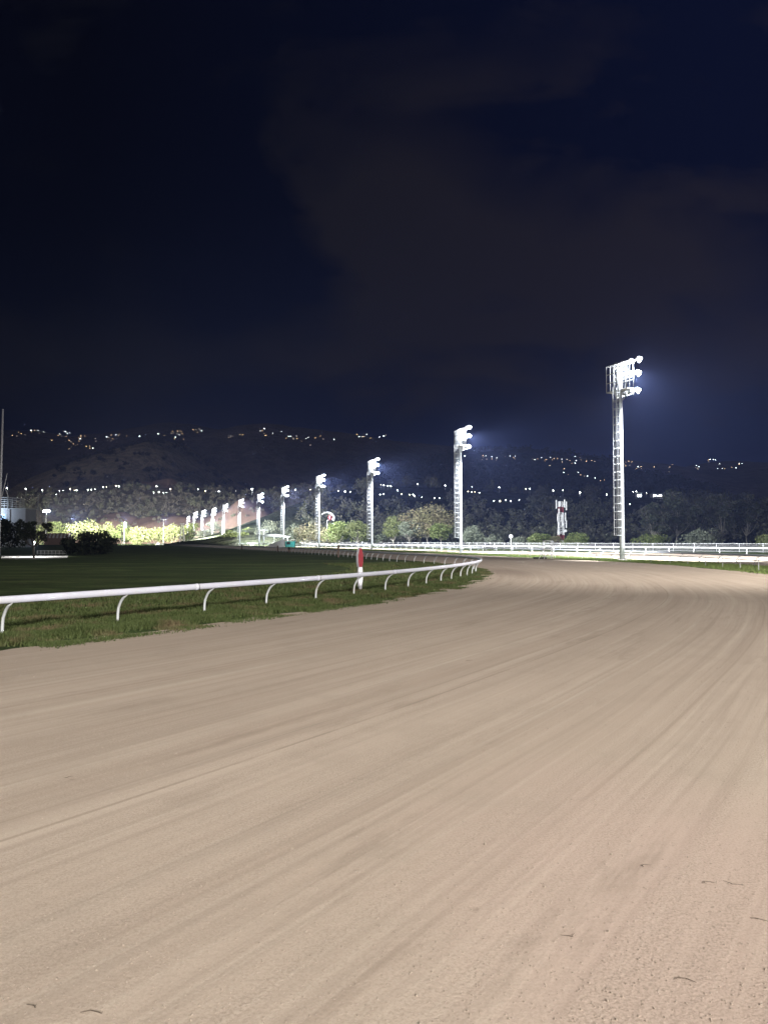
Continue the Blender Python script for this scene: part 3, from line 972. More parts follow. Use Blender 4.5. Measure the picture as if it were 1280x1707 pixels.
for i, (px, top, D, wp, lf, lb, op) in enumerate(rows):
    bush = op.get('trunk', .3) < .1
    tree_px(px, top, D, wp, LEAF[lf], M['pale_bark'], lb, name='bush' if bush else 'tree', cat='bush' if bush else 'tree', group=g, seed=i, **{**dict(ls=.32), **op})

g = 'bushes behind the mesh fence on the right'
rows = [(893, 890, 222, 44, 'lit', 'low green bush left of the red and white mast'),
        (868, 895, 222, 30, 'grey', 'lowest small bush just right of the disc sign'),
        (921, 894, 224, 30, 'olive', 'brownish bush at the foot of the red and white mast'),
        (960, 889, 220, 46, 'lit', 'bushy green shrub directly right of the red and white mast'),
        (1085, 891, 205, 50, 'lit', 'low spreading green bush just right of nearest tower'),
        (1167, 884, 200, 62, 'grey', 'wide rounded pale shrub midway between nearest tower and right edge'),
        (1278, 894, 185, 34, 'yellow', 'bright green shrub cut by the right edge of the photo')]
for i, (px, top, D, wp, lf, lb) in enumerate(rows):
    tree_px(px, top, D, wp, LEAF[lf], M['bark'], lb, name='bush', cat='bush', group=g, seed=40 + i, n=2000, ls=.28, trunk=.03, nc=24)

g = 'tall dark trees on the right skyline'
rows = [(1128, 815, 330, 62, 'tallest dark tree on the right, with a pale bare trunk'),
        (1090, 838, 320, 50, 'lower dark tree left of the tallest one, near house lights'),
        (1162, 830, 350, 44, 'dark tree immediately right of the tallest dark tree'),
        (1205, 819, 340, 66, 'broad dark tree between the two other tall crowns'),
        (1245, 820, 345, 52, 'tall dark tree second from the right edge'),
        (1285, 826, 350, 50, 'dark tree cut by the right edge of the photo')]
for i, (px, top, D, wp, lb) in enumerate(rows):
    tree_px(px, top, D, wp, LEAF['dark'], M['pale_bark'], lb, group=g, seed=60 + i, n=4200, ls=.5, trunk=.22, nc=34, tr=.3, bare=1, clr=.16)

g = 'blazing yellow-green trees behind the left field'
rows = [(30, 876, 470, 60, 'yellow lit bush row end behind the black leafless tree', 'yellow'),
        (66, 880, 480, 60, 'pale yellow low tree just below the glowing lamp at left', 'yellow'),
        (92, 868, 490, 36, 'rounded dim green tree right of the glowing lamp', 'lit'),
        (140, 864, 460, 62, 'brightest tall yellow tree behind the black spreading shrub', 'yellow'),
        (172, 872, 455, 46, 'bright yellow tree right of the brightest tall one', 'yellow'),
        (203, 872, 462, 40, 'darker green tree below the pinkish mound', 'lit'),
        (232, 880, 452, 46, 'low yellow-green bush beneath the small cyan cloth', 'yellow'),
        (262, 878, 455, 44, 'yellow-green bush right of the small cyan cloth', 'yellow'),
        (290, 874, 455, 44, 'bright bush left of the white pylon', 'yellow'),
        (312, 872, 470, 40, 'green tree behind the white pylon', 'lit'),
        (345, 886, 440, 40, 'low grey-green bush among the smallest towers', 'grey'),
        (358, 864, 520, 36, 'pale round tree rising behind the smallest towers', 'grey'),
        (394, 886, 400, 46, 'round green bush left of the orange-lit bank tower', 'lit'),
        (415, 880, 420, 40, 'leafy bush between two towers in front of the earth bank', 'lit'),
        (447, 868, 400, 46, 'tangled tree right of the dim slim tower', 'grey')]
for i, (px, top, D, wp, lb, lf) in enumerate(rows):
    tree_px(px, top, D, wp, LEAF[lf], M['bark'], lb, group=g, seed=80 + i, n=1900, ls=.55, trunk=.04, nc=26)

# silhouettes in the infield
tree_px(-6, 866, 122, 84, LEAF['black'], M['shaded_bark'], 'black leafy tree mass at the left edge beside the lit path', seed=120, n=9000, ls=.22, trunk=.20, nc=40, tr=.12)
tree_px(57, 853, 97, 62, LEAF['black'], M['shaded_bark'], 'thin open-branched black tree standing over the lit path', seed=123, n=3600, ls=.11, trunk=.28, nc=30, tr=.14, bare=9, clr=.10)
tree_px(146, 890, 118, 96, LEAF['black'], M['shaded_bark'], 'low spreading black shrub right of the lit path', name='bush', cat='bush', seed=126, n=6000, ls=.2, trunk=.02, nc=34, tr=.08, bare=1, clr=.14)

def Z(ox, oy, s, lst):
    return [(ox + x / s, oy + y / s, *(b,)) for (x, y, b) in [(*q, 1) if len(q) == 2 else q for q in lst]]


far_a = Z(0, 660, 4, [(125, 240), (143, 250), (82, 262), (210, 230, 2), (228, 228), (213, 240), (255, 230), (292, 240), (345, 295), (390, 262), (400, 253), (437, 238, 2.3), (450, 250), (465, 245), (462, 295), (475, 305), (490, 320), (515, 322), (462, 352)])
far_b = Z(0, 660, 4, [(535, 285, 1.4), (540, 265), (565, 268), (527, 280), (575, 335), (600, 340), (620, 348, 2), (635, 282), (640, 300), (710, 273, 2.2), (722, 275), (743, 260), (753, 285), (772, 258), (790, 265), (930, 268, 1.5), (1055, 253, 1.6)])
far_c = Z(280, 680, 4, [(30, 155), (65, 155), (90, 155), (50, 195, 1.5), (45, 205), (75, 180), (170, 145), (188, 145), (210, 140), (225, 152, 1.4), (415, 185), (430, 188), (480, 178), (498, 178), (25, 170), (60, 172)])
far_d = Z(280, 680, 4, [(615, 152), (630, 150), (643, 138, 1.4), (645, 183), (655, 183), (697, 170, 1.5), (758, 157, 1.5), (790, 200), (805, 190, 1.5), (818, 188), (835, 202), (858, 188), (860, 205), (920, 205, 1.8), (935, 195), (950, 248), (982, 198), (1015, 187), (1035, 208), (1107, 210, 1.3)])
far_e = Z(560, 680, 4, [(140, 175), (155, 192), (175, 190), (205, 175, 1.3), (185, 190), (230, 200), (290, 193), (318, 187, 1.8), (335, 180)])
right_a = Z(560, 680, 4, [(860, 320, 2), (907, 293, 1.5), (980, 315), (1000, 320), (1038, 325, 1.4), (1040, 340), (1073, 333), (1160, 320, 1.3), (1195, 320, 1.6), (1185, 330), (1005, 340)])
right_b = Z(840, 680, 2.909, [(150, 250, 1.3), (182, 240, 1.3), (205, 250), (225, 240, 1.5), (243, 245), (260, 245), (280, 248, 1.3), (305, 250), (345, 235), (350, 255), (345, 268, 1.5), (365, 240), (390, 245, 1.3), (410, 245), (425, 255), (440, 260), (465, 250), (480, 258), (222, 278), (292, 295), (290, 312), (360, 312), (372, 325), (390, 330), (405, 330, 1.4), (442, 340, 1.4), (468, 352), (320, 255), (235, 252), (400, 258)])
far_f = Z(840, 680, 2.909, [(590, 262), (605, 258), (620, 262), (590, 280), (650, 285, 1.3), (665, 285), (730, 285), (800, 290), (800, 310), (815, 275), (935, 278, 1.5), (945, 285, 1.3), (938, 292), (1000, 250, 2.4), (1015, 250, 2), (1025, 252, 1.5), (990, 252), (1045, 272, 1.4), (1035, 295, 1.3), (1058, 295, 1.3), (1105, 288), (1125, 290, 1.4), (1140, 268), (1155, 270, 1.3)])

sl_left = Z(0, 660, 4, [(50, 615, 1.6), (173, 620, 1.8), (285, 628), (377, 657, 0.8), (397, 632, 0.8), (422, 632, 0.8), (470, 622, 1.1), (513, 630, 1.5), (497, 630), (587, 627, 1.3), (610, 625, 0.8), (635, 622, 1.1), (690, 607, 1.3), (711, 607, 0.8), (775, 600, 1.4), (795, 602)])
sl_cut = Z(0, 660, 4, [(1045, 602, 1.3), (1138, 620, 1.4), (1060, 640), (1090, 645), (1110, 645, .8), (1025, 645, .8)]) + Z(280, 680, 4, [(200, 543, 1), (250, 553, 1.3), (452, 552, 0.8), (562, 542, 2.6)])
sl_mid = Z(280, 680, 4, [(850, 545), (950, 545, 0.8), (1135, 553), (1180, 557, 1.8), (1215, 560, 0.8)]) + Z(560, 680, 4, [(300, 512, 0.8), (318, 517), (345, 518), (365, 522), (545, 508, 1.8), (410, 550), (438, 575, 1.8), (492, 578, 1.8), (515, 578, 1.5), (525, 588), (572, 595, 0.8), (295, 577, 0.8), (320, 575, 1.1), (655, 600), (690, 602)])
sl_right = Z(560, 680, 4, [(728, 517, 1.8), (908, 525, 0.8), (1088, 530, 1.9), (1265, 540, 1.5), (880, 558), (905, 560, 0.8), (925, 560), (955, 565), (1052, 620, 1.1), (1092, 622, 1.7), (1133, 615), (1165, 622), (1220, 613, 1.4)]) + Z(840, 680, 2.909, [(238, 400, 1.4), (285, 400), (367, 410, 2.2), (497, 420, 1.4), (125, 392, .9)])
sl_far = Z(840, 680, 2.909, [(625, 407, 0.8), (640, 405), (655, 425, 0.8), (690, 412, 0.8), (725, 430, 0.8), (745, 427, 0.8), (760, 428), (610, 468), (1125, 505, 1.5), (1242, 493), (1260, 495, 0.8)])


LIGHTS = [(q[0], q[1], 1400) for q in right_a + right_b] + [(q[0], q[1], 690) for q in sl_mid + sl_right + sl_far] + [(q[0], q[1], 815) for q in sl_left + sl_cut]
LIGHTS += [(q[0], q[1], 2500) for q in far_a + far_b + far_c + far_d + far_e + far_f]
def blocks(x, y, z, h, w_):
    px = CX + F * x / y
    ptop = HOR - F * (z + h * 1.05 - CH) / y; pbot = HOR - F * (z - CH) / y
    r = F * w_ * .62 / y + 1.5
    for (lx, ly, ld) in LIGHTS:
        if y < ld and abs(lx - px) < r and ptop - 2 < ly < pbot + 8: return True
    return False


# far-off woods as one mass
def woods(name, spots, leafsize, per, mat, label, seed):
    rs = np.random.default_rng(seed)
    Cs = []
    for (x, y, z, h, w) in spots:
        if blocks(x, y, z, h, w): continue
        k = 7
        c = rs.normal(size=(k, 3)); c /= np.linalg.norm(c, axis=1)[:, None]; c *= rs.uniform(0.2, .9, (k, 1))
        c = c * np.array([w / 2, w / 2, h * .38]) + np.array([x, y, z + h * .58])
        wh = rs.integers(0, k, per)
        d = rs.normal(size=(per, 3)); d /= np.linalg.norm(d, axis=1)[:, None]
        Cs.append(c[wh] + d * w * .2 * rs.uniform(.4, 1, (per, 1)))
    C = np.concatenate(Cs)
    V, Fc = leaf_quads(C, leafsize, rs)
    return link_mesh(name, np_mesh(name, V, Fc), mat, kind='stuff', label=label)


def surf(bvs, x, y):
    best = 0.0
    for bv in bvs:
        hit = bv.ray_cast(Vector((x, y, 3000)), Vector((0, 0, -1)))
        if hit[0] is not None: best = max(best, hit[0].z)
    return best


rs = np.random.default_rng(5)
spots = []
for _ in range(1500):
    d = rs.uniform(385, 720); px = rs.uniform(500, 1330)
    x = (px - CX) / F * d
    if px < 560 and d > 560: continue
    spots.append((x, d, surf([bv_wood], x, d) - 1, rs.uniform(7, 13), rs.uniform(7, 13)))
for _ in range(260):                                  # foot of the slope
    d = rs.uniform(330, 390); px = rs.uniform(600, 1330)
    spots.append(((px - CX) / F * d, d, 0, rs.uniform(5, 11), rs.uniform(6, 11)))
woods('woodland', spots, 0.75, 85, leaf_mat('woodland_leaves', (0.06, 0.072, 0.045), (0.14, 0.14, 0.105), (0.10, 0.095, 0.08), scale=.4, clump=.05), 'dark mass of trees covering the slope behind the fence', 6)
spots = []
for _ in range(900):
    d = rs.uniform(665, 830); px = rs.uniform(30, 560)
    x = (px - CX) / F * d
    spots.append((x, d, surf([bv_brush], x, d) - 1, rs.uniform(4, 10), rs.uniform(5, 9)))
for _ in range(120):
    d = rs.uniform(635, 740); px = rs.uniform(150, 490)
    x = (px - CX) / F * d
    spots.append((x, d, surf([bv_mound], x, d) - .6, rs.uniform(1.5, 4), rs.uniform(2, 5)))
woods('brushwood', spots, 0.9, 60, leaf_mat('brush_leaves', (0.19, 0.18, 0.13), (0.33, 0.295, 0.24), (0.23, 0.24, 0.16), scale=.4, clump=.04), 'pale grey brush covering the lit slope on the left', 7)
spots = []
for _ in range(1500):
    d = rs.uniform(1020, 1500); px = rs.uniform(540, 1200)
    x = (px - CX) / F * d
    spots.append((x, d, surf([bv_right], x, d) - 2, rs.uniform(9, 20), rs.uniform(12, 26)))
for _ in range(260):
    d = rs.uniform(1000, 1420); px = rs.uniform(90, 500)
    x = (px - CX) / F * d
    spots.append((x, d, surf([bv_left], x, d) - 3, rs.uniform(6, 11), rs.uniform(10, 26)))
woods('forest', spots, 1.9, 45, leaf_mat('forest_leaves', (0.04, 0.045, 0.03), (0.10, 0.09, 0.07), (0.07, 0.07, 0.05), scale=.1, clump=.02), 'dark forest covering the two middle-distance hills', 8)
# pale saplings along fence foot: tangle of bare stems
# ------------------------------------------------------------------ house and street lights
def hit_px(px, py, order):
    for dy in range(0, 60, 2):
        v = ray(px, py + dy); d = Vector(v).normalized()
        best = None
        for bv in order:
            h_ = bv.ray_cast(Vector((0, 0, CH)), d)
            if h_[0] is not None and (best is None or h_[3] < best[1]): best = (h_[0], h_[3])
        if best: return best[0]
    return None


def make_house():
    r = empty('hillside_house')
    w = MB().box((0, 0, 1.6), (7.5, 6, 3.6)); w.build('wall', M['house_wall'], r)
    rf = MB().prism([(-4.2, -3.5, 3.4), (4.2, -3.5, 3.4), (0, -3.5, 5.4)], None, (0, 7, 0)); rf.build('roof', M['house_roof'], r)
    wn = MB().box((-1.4, -3.06, 1.9), (2.5, 0.1, 2.0)).box((1.7, -3.06, 1.9), (1.6, 0.1, 1.6)); wn.build('lit_window', M['window'], r)
    return r


def make_street_lamp():
    r = empty('street_lamp')
    MB().tube([(0, 0, -3), (0, 0, 8.6)], [0.12, 0.08], 6).tube([(0, 0, 8.5), (0, -0.9, 8.9)], 0.05, 5).build('pole', M['steel'], r)
    MB().ball((0, -0.9, 8.75), 0.55, 10, 6, sc=(1, 1, 0.75)).build('lamp_head', M['lamp_small'], r)
    return r


hproto = make_house(); lproto = make_street_lamp()
used = {'h': False, 'l': False}
HS = {}
def put_house(px, py, b, label, group, order, cool):
    p = hit_px(px, py, order)
    if p is None: return
    v = ray(px, py)
    d = p.y * 0.985
    q = Vector((v.x * d, d, CH + v.z * d))
    if not used['h']: o = hproto; used['h'] = True
    else: o = copy_tree(hproto)
    s = d / 2600 * 0.40 * (b ** 0.7) * random.uniform(0.75, 1.15)
    z = min(q.z - 1.9 * s, q.z)
    o.location = (q.x, q.y, z); o.scale = (s, s, s)
    o.rotation_euler = (0, 0, random.uniform(-.3, .3) - math.atan2(q.x, q.y))
    tag(o, label, 'house', group)
    if cool:
        for c in [x for x in SC.objects if x.parent == o and x.name.startswith('lit_window')]:
            c.data = cool


def win(mat):
    m_ = MB().box((-1.4, -3.06, 1.9), (2.5, 0.1, 2.0)).box((1.7, -3.06, 1.9), (1.6, 0.1, 1.6)).mesh('lit_window')
    m_.materials.append(mat)
    return m_


WINS = [win(M['window_cool']), win(M['window_dim']), win(M['window_amber']), None, None]
lab = [(far_a, 'tiny lit house in the leftmost cluster on the dark far ridge', 'lit houses on the far ridge, left end', [bv_far]),
       (far_b, 'tiny lit house on the far ridge above the rounded scrubby hill', 'lit houses on the far ridge above the scrubby hill', [bv_far]),
       (far_c, 'tiny lit house on the far ridge just right of the scrubby hill top', 'lit houses on the far ridge right of the scrubby hill', [bv_far]),
       (far_d, 'tiny lit house on the far ridge above the fourth and fifth towers', 'lit houses on the far ridge above the small towers', [bv_far]),
       (far_e, 'tiny lit house on the far ridge above the third-nearest tower', 'lit houses on the far ridge above the third tower', [bv_far]),
       (right_a, 'small lit house on the wooded hill right beside second-nearest tower top', 'lit houses beside the second tower', [bv_right, bv_far]),
       (right_b, 'small lit house on the wooded hill top left of the nearest tower', 'lit houses left of the nearest tower', [bv_right, bv_far]),
       (far_f, 'tiny lit house in the blue haze right of the nearest tower', 'lit houses right of the nearest tower', [bv_far])]
for lst, lb, gr, order in lab:
    for (px, py, b) in lst:
        put_house(px, py, b, lb, gr, order, random.choice(WINS) if b < 1.2 else WINS[0])
        if random.random() < 0.45: put_house(px + random.gauss(0, 7), py + random.uniform(-1, 5), 0.6, lb, gr, order, random.choice(WINS[1:3]))

WARM = MB().ball((0, -0.9, 8.75), 0.55, 10, 6, sc=(1, 1, 0.75)).mesh('lamp_head')
WARM.materials.append(glow('warm_street_lamp_glass', (1.0, 0.82, 0.55), 22.0))
def put_lamp(px, py, b, label, group, D):
    global lproto
    h_ = hit_px(px, py, [bv_wood, bv_brush])
    if h_ is not None and h_.y < D: D = h_.y * 0.975
    p = P(px, py, D)
    s = 0.72 * b ** 0.7 * random.uniform(.55, 1.15) * D / 800
    if not used['l']: o = lproto; used['l'] = True
    else: o = copy_tree(lproto)
    o.scale = (s, s, s)
    o.location = (p.x, p.y, p.z - 8.75 * s)
    if random.random() < 0.35:
        for c in [x for x in SC.objects if x.parent == o and x.name.startswith('lamp_head')]: c.data = WARM
    tag(o, label, 'street lamp', group)


for lst, lb, gr, D in [(sl_left, 'street lamp in the lamp row on the crest of the pale left slope', 'street lamps on the left crest', 815),
                       (sl_cut, 'street lamp beside the bare reddish bank on the left slope', 'street lamps by the reddish bank', 800),
                       (sl_mid, 'street lamp on the wooded slope around the third-nearest tower', 'street lamps around the third tower', 690),
                       (sl_right, 'street lamp on the wooded slope between the two nearest towers', 'street lamps between the nearest towers', 690),
                       (sl_far, 'street lamp among the dark trees right of the nearest tower', 'street lamps right of the nearest tower', 640)]:
    for (px, py, b) in lst:
        put_lamp(px, py, b, lb, gr, D)

# low pale walls and buildings between the lamps
def block(name, px0, px1, py0, py1, D, mat, label, depth=5.0, cat='building'):
    a, b = P(px0, py1, D), P(px1, py0, D)
    r = empty(name, ((a.x + b.x) / 2, D, a.z), label=label, cat=cat)
    w, h = b.x - a.x, b.z - a.z
    MB().box((0, 0, h / 2 - 1.5), (w, depth, h + 3), bev=0.05).build('wall', mat, r)
    q = MB().box((0, 0, h + 0.12), (w + 0.5, depth + 0.5, 0.24)); q.build('roof', M['roof'], r)
    wn = MB(); n = max(2, int(w / 5))
    for i in range(n):
        wn.box(((i + .5) / n * w - w / 2, -depth / 2 - 0.02, h * .55), (w / n * .45, 0.06, h * .35))
    wn.build('window', M['window_cool'] if i % 2 else M['window'], r)
    return r


block('long_building', 287, 322, 818.5, 822, 800, M['white_paint'], 'long low white building lit along the crest under the red earth bank')
block('long_building', 358, 368, 818, 821, 800, M['white_paint'], 'short white building at the right end of the left crest')
block('low_building', 571, 590, 819, 821.5, 640, M['wall'], 'low pale building with lights left of the third-nearest tower')
block('low_building', 628, 640, 822.5, 825.5, 640, M['wall'], 'low pale building right of the third-nearest tower')
block('low_building', 700, 735, 829, 831, 640, M['wall'], 'thin pale roofline halfway up the slope left of second-nearest tower')
block('small_house', 728, 737, 820, 826, 640, M['wall'], 'small pale house above the thin roofline')
block('low_building', 778, 802, 819, 825, 640, M['wall'], 'lit reddish building just right of second-nearest tower')
block('low_building', 815, 840, 821.5, 824, 640, M['wall'], 'pale terrace under the bright street lamp right of second tower')
block('low_building', 1060, 1068, 822, 832, 600, M['wall'], 'small pale building above the trees right of nearest tower')
block('low_building', 1085, 1103, 824, 829, 600, M['wall'], 'pale flat-roofed building left of the tallest dark tree')

# ------------------------------------------------------------------ field lamps on the left
def field_lamp(px, top, D, label, pw, aim, glowr=0.5):
    p = P(px, HOR, D); h = (HOR - top) / F * D + CH
    r = empty('field_lamp', (p.x, D, 0), label=label, cat='lamp post', group='lamp posts behind the left field')
    MB().tube([(0, 0, 0), (0, 0, h)], [0.22, 0.13], 8).build('pole', M['steel'], r)
    c = MB().tube([(-1.6, 0, h - .2), (1.6, 0, h - .2)], 0.08, 6)
    for x in (-1.4, -.5, .5, 1.4): c.box((x, 0.25, h), (0.7, 0.5, 0.45), bev=.05)
    hd = c.build('lamp_head', M['dark_steel'], r)
    l = MB()
    for x in (-1.4, -.5, .5, 1.4): l.ball((x, 0.52 if aim[1] > 0 else -.1, h), glowr, 10, 6, sc=(.8, .3, .6))
    l.build('lens', M['lamp'], hd)
    ld = bpy.data.lights.new('field_beam', 'SPOT'); ld.energy = pw; ld.spot_size = R(130); ld.spot_blend = .6; ld.shadow_soft_size = .5
    ld.color = (1.0, 0.98, 0.9)
    lo = bpy.data.objects.new('field_beam', ld); COL.objects.link(lo)
    lo.parent = r; lo.location = (0, 1.0 * (1 if aim[1] > 0 else -1), h - .3)
    lo.rotation_euler = Vector(aim).to_track_quat('-Z', 'Y').to_euler()


field_lamp(76, 852, 440, 'glowing lamp post at far left beside the black thin tree', 420000, (0.2, 1, -.08), 0.8)
field_lamp(118, 862, 425, 'thin lamp post rising from the brightest yellow trees at left', 750000, (0.1, 1, -.12), .25)
field_lamp(203, 865, 425, 'lamp post in front of the darker green tree under the pinkish mound', 450000, (0, 1, -.10), .25)
field_lamp(272, 866, 425, 'lamp post between the bright bushes left of the white pylon', 480000, (0, 1, -.10), .25)
field_lamp(340, 880, 400, 'short lamp post among the smallest towers', 300000, (-.1, 1, -.4), .3)
field_lamp(440, 884, 360, 'short lamp post left of the teal kiosk', 300000, (0, 1, -.3), .3)

for px, lb, pw in ((178, 'added low lamp post hidden behind the yellow trees lighting the earth mound', 220000), (262, 'second added low lamp post behind the bushes lighting the pinkish mound', 200000), (392, 'added low lamp post behind the far towers lighting the bare bank', 110000)):
    field_lamp(px, 885, 575, lb, pw, (0, 1, .14), .2)  # unseen lamp posts added to light the mound and bank

# ------------------------------------------------------------------ marker board by the inner rail
def marker(p, h, label, sc=1.0):
    r = empty('marker_post', p, label=label, cat='marker post', rz=R(-8))
    r.scale = (sc, sc, sc)
    w = 0.125
    hz = h
    outline = [(-0.06, 0.02), (0.06, 0.02), (0.115, 0.52), (0.115, 0.62), (0.085, 0.98), (-0.085, 0.98), (-0.115, 0.62), (-0.115, 0.52)]
    MB().prism([(x, -0.0, z) for x, z in outline], None, (0, 0.10, 0)).build('lower_board', M['white_board'], r)
    up = [(-0.085, 0.99), (0.085, 0.99), (0.125, 1.22), (0.125, 1.50), (0.06, 1.80), (-0.06, 1.80), (-0.125, 1.50), (-0.125, 1.22)]
    core = MB().prism([(x, 0.0, z) for x, z in up], None, (0, 0.16, 0)).build('upper_board', M['white_board'], r)
    red = [(x * 0.97, z) for x, z in up]
    MB().prism([(x, -0.012, 1.395 + (z - 1.395) * 0.985) for x, z in red], None, (0, 0.009, 0)).build('red_face', M['red'], r)
    return r


mk = marker(G(601, 984), 1.8, 'red and white lozenge-shaped marker post standing just behind the near white rail')
mk.rotation_euler = (0, 0, R(32))
for px, D, h, lb in [(564, 100, 1.5, 'plain brown marker post by the far part of the inner rail, left of red marker'),
                     (482, 140, 0.95, 'short black-topped marker post on the far inner rail'),
                     (403, 178, 1.3, 'small dark marker post at the left end of the far inner rail'),
                     (463, 150, 1.2, 'small dark marker post just left of the black-topped one')]:
    p = P(px, HOR, D)
    r = empty('marker_post', (p.x, D, 0), label=lb, cat='marker post')
    MB().box((0, 0, h / 2), (0.22, 0.12, h), bev=.02).build('stake', M['brown'], r)
    MB().box((0, -0.02, h - .18), (0.42 if h < 1 else .26, 0.2, 0.42), bev=.04).build('cap', M['black'] if h < 1 else M['brown'], r)

# disc sign
p = P(851.5, HOR, 118)
r = empty('disc_sign', (p.x, 118, 0), label='round white disc sign on a thin post beyond the verge rail', cat='sign')
MB().tube([(0, 0, 0), (0, 0, 2.6)], .045, 8).build('pole', M['white_paint'], r)
d_ = MB().tube([(0, -.05, 2.82), (0, .03, 2.82)], .29, 20).build('disc', M['white_board'], r)
MB().tube([(0, -.06, 2.82), (0, -.052, 2.82)], .12, 14).build('centre_mark', M['dark_steel'], d_)

# starter's stand
p = G(913, 932)
r = empty('starter_stand', p, label='small white tubular stand by the verge rail left of nearest tower', cat='stand')
f_ = MB()
W, Dp = 1.0, .8
for x in (-W / 2, W / 2):
    for y in (-Dp / 2, Dp / 2):
        f_.tube([(x, y, 0), (x * .95, y * .95, 2.15)], .045, 6)
for z in (0.25, 1.1, 1.6, 2.12):
    f_.tube([(-W / 2, -Dp / 2, z), (W / 2, -Dp / 2, z), (W / 2, Dp / 2, z), (-W / 2, Dp / 2, z)], .035, 6, closed=True)
f_.tube([(-W / 2, -Dp / 2, .25), (W / 2, -Dp / 2, 1.1)], .03, 6).tube([(-.5, -.4, 1.1), (-1.15, -.4, 0)], .04, 6)
f_.build('frame', M['white_paint'], r)
MB().box((0, 0, 1.14), (1.0, .8, .06), bev=.01).build('platform', M['white_paint'], r)
MB().box((-.9, .1, .12), (1.5, .7, .22), bev=.05).build('skid', M['black'], r)

# telecom mast
D = 300; p = P(935, HOR, D)
r = empty('telecom_mast', (p.x, D, 0), label='red and white lattice telecom mast crowded with white antennas', cat='mast')
hh = (HOR - 836) / F * D + CH
sec = 8
for s in range(sec):
    z0, z1 = hh * s / sec, hh * (s + 1) / sec
    w0, w1 = 1.15 - .45 * s / sec, 1.15 - .45 * (s + 1) / sec
    m_ = MB()
    cs0 = [(-w0, -w0), (w0, -w0), (w0, w0), (-w0, w0)]; cs1 = [(-w1, -w1), (w1, -w1), (w1, w1), (-w1, w1)]
    for k in range(4):
        a, b = cs0[k], cs1[k]; a2, b2 = cs0[(k + 1) % 4], cs1[(k + 1) % 4]
        m_.tube([(*a, z0), (*b, z1)], .11, 5).tube([(*a, z0), (*b2, z1)], .07, 5).tube([(*a2, z0), (*b, z1)], .07, 5).tube([(*b, z1), (*b2, z1)], .07, 5)
    m_.build('lattice_section', M['red'] if s in (1, 6) else M['white_paint'], r)
for (x, z, L_) in ((-1.9, hh - .6, 3.4), (1.3, hh - .4, 3.2), (2.0, hh - 1.2, 3.4), (-.4, hh - 1.2, 2.0), (-1.4, hh - 6, 3.0), (1.6, hh - 5.6, 3.2), (.2, hh - 6.4, 2.6), (1.9, hh - 8.6, 3), (-1.2, hh - 9, 2.8), (.4, hh - 8.8, 2.2), (-.9, hh - 4, 1.6)):
    MB().box((x, -.9, z - L_ / 2 + 1.2), (.5, .28, L_), bev=.08).tube([(x, -.8, z), (x * .3, 0, z)], .05, 5).build('panel_antenna', M['white_paint'], r)
for (x, z) in ((1.5, hh - 11.5), (-1.2, hh - 12.2)):
    MB().tube([(x, -1.3, z), (x, -1.05, z)], [.55, .3], 14).tube([(x, -1.0, z), (x * .3, 0, z)], .05, 5).build('dish', M['white_paint'], r)

# grandstand end at far left
D = 260
a = P(-60, 848, D); b = P(43, 848, D)
r = empty('grandstand', ((a.x + b.x) / 2, D, 0), label='pale grandstand end with slatted upper tiers at the left edge', cat='building')
w = b.x - a.x; zt = a.z
MB().box((0, 4, zt / 2), (w, 8, zt), bev=.1).build('wall', M['wall'], r)
tiers = MB()
for k in range(5):
    z = zt + 0.5 + k * 0.72
    tiers.tube([(-w / 2, -.2, z + .5), (w * .18, -.2, z + .55 - k * .02), (w / 2 - 0.6, -.2, z - .02 * k)], .10, 6)
for k in range(16):
    x = -w / 2 + 0.3 + k * (w - .8) / 15
    tiers.tube([(x, -.2, zt), (x, -.2, zt + 3.6)], .07, 6)
tiers.build('tier_railing', M['white_paint'], r)
MB().box((0, 4, zt + .1), (w + .6, 8.6, .22)).build('roof_slab', M['roof'], r)
MB().box((w * .5 - 9, -.04, 10.2), (4.4, .1, 2.2)).box((w * .5 - 12.5, -.04, 9.4), (1.4, .1, 3.0)).build('lit_window', M['window_blue'], r)
wl = MB().box((w * .5 - 10.5, -1.3, 12.6), (.5, .4, .35), bev=.05).tube([(w * .5 - 10.5, 0, 12.9), (w * .5 - 10.5, -1.2, 12.7)], .05, 6).build('added_wall_lamp', M['dark_steel'], r)  # lamp added to brighten the grandstand wall
MB().ball((w * .5 - 10.5, -1.45, 12.4), .28, 10, 6, sc=(1, .5, .6)).build('lens', M['lamp_small'], wl)
ld = bpy.data.lights.new('wall_fill', 'POINT'); ld.energy = 2500; ld.shadow_soft_size = .3; ld.color = (.65, .8, 1.0)
lo = bpy.data.objects.new('wall_fill', ld); COL.objects.link(lo); lo.parent = r; lo.location = (w * .5 - 10.5, -3.2, 12)
MB().tube([(w * .5 - 6, -.5, 0), (w * .5 - 6, -.5, 22)], [.16, .08], 8).build('roof_pole', M['steel'], r)

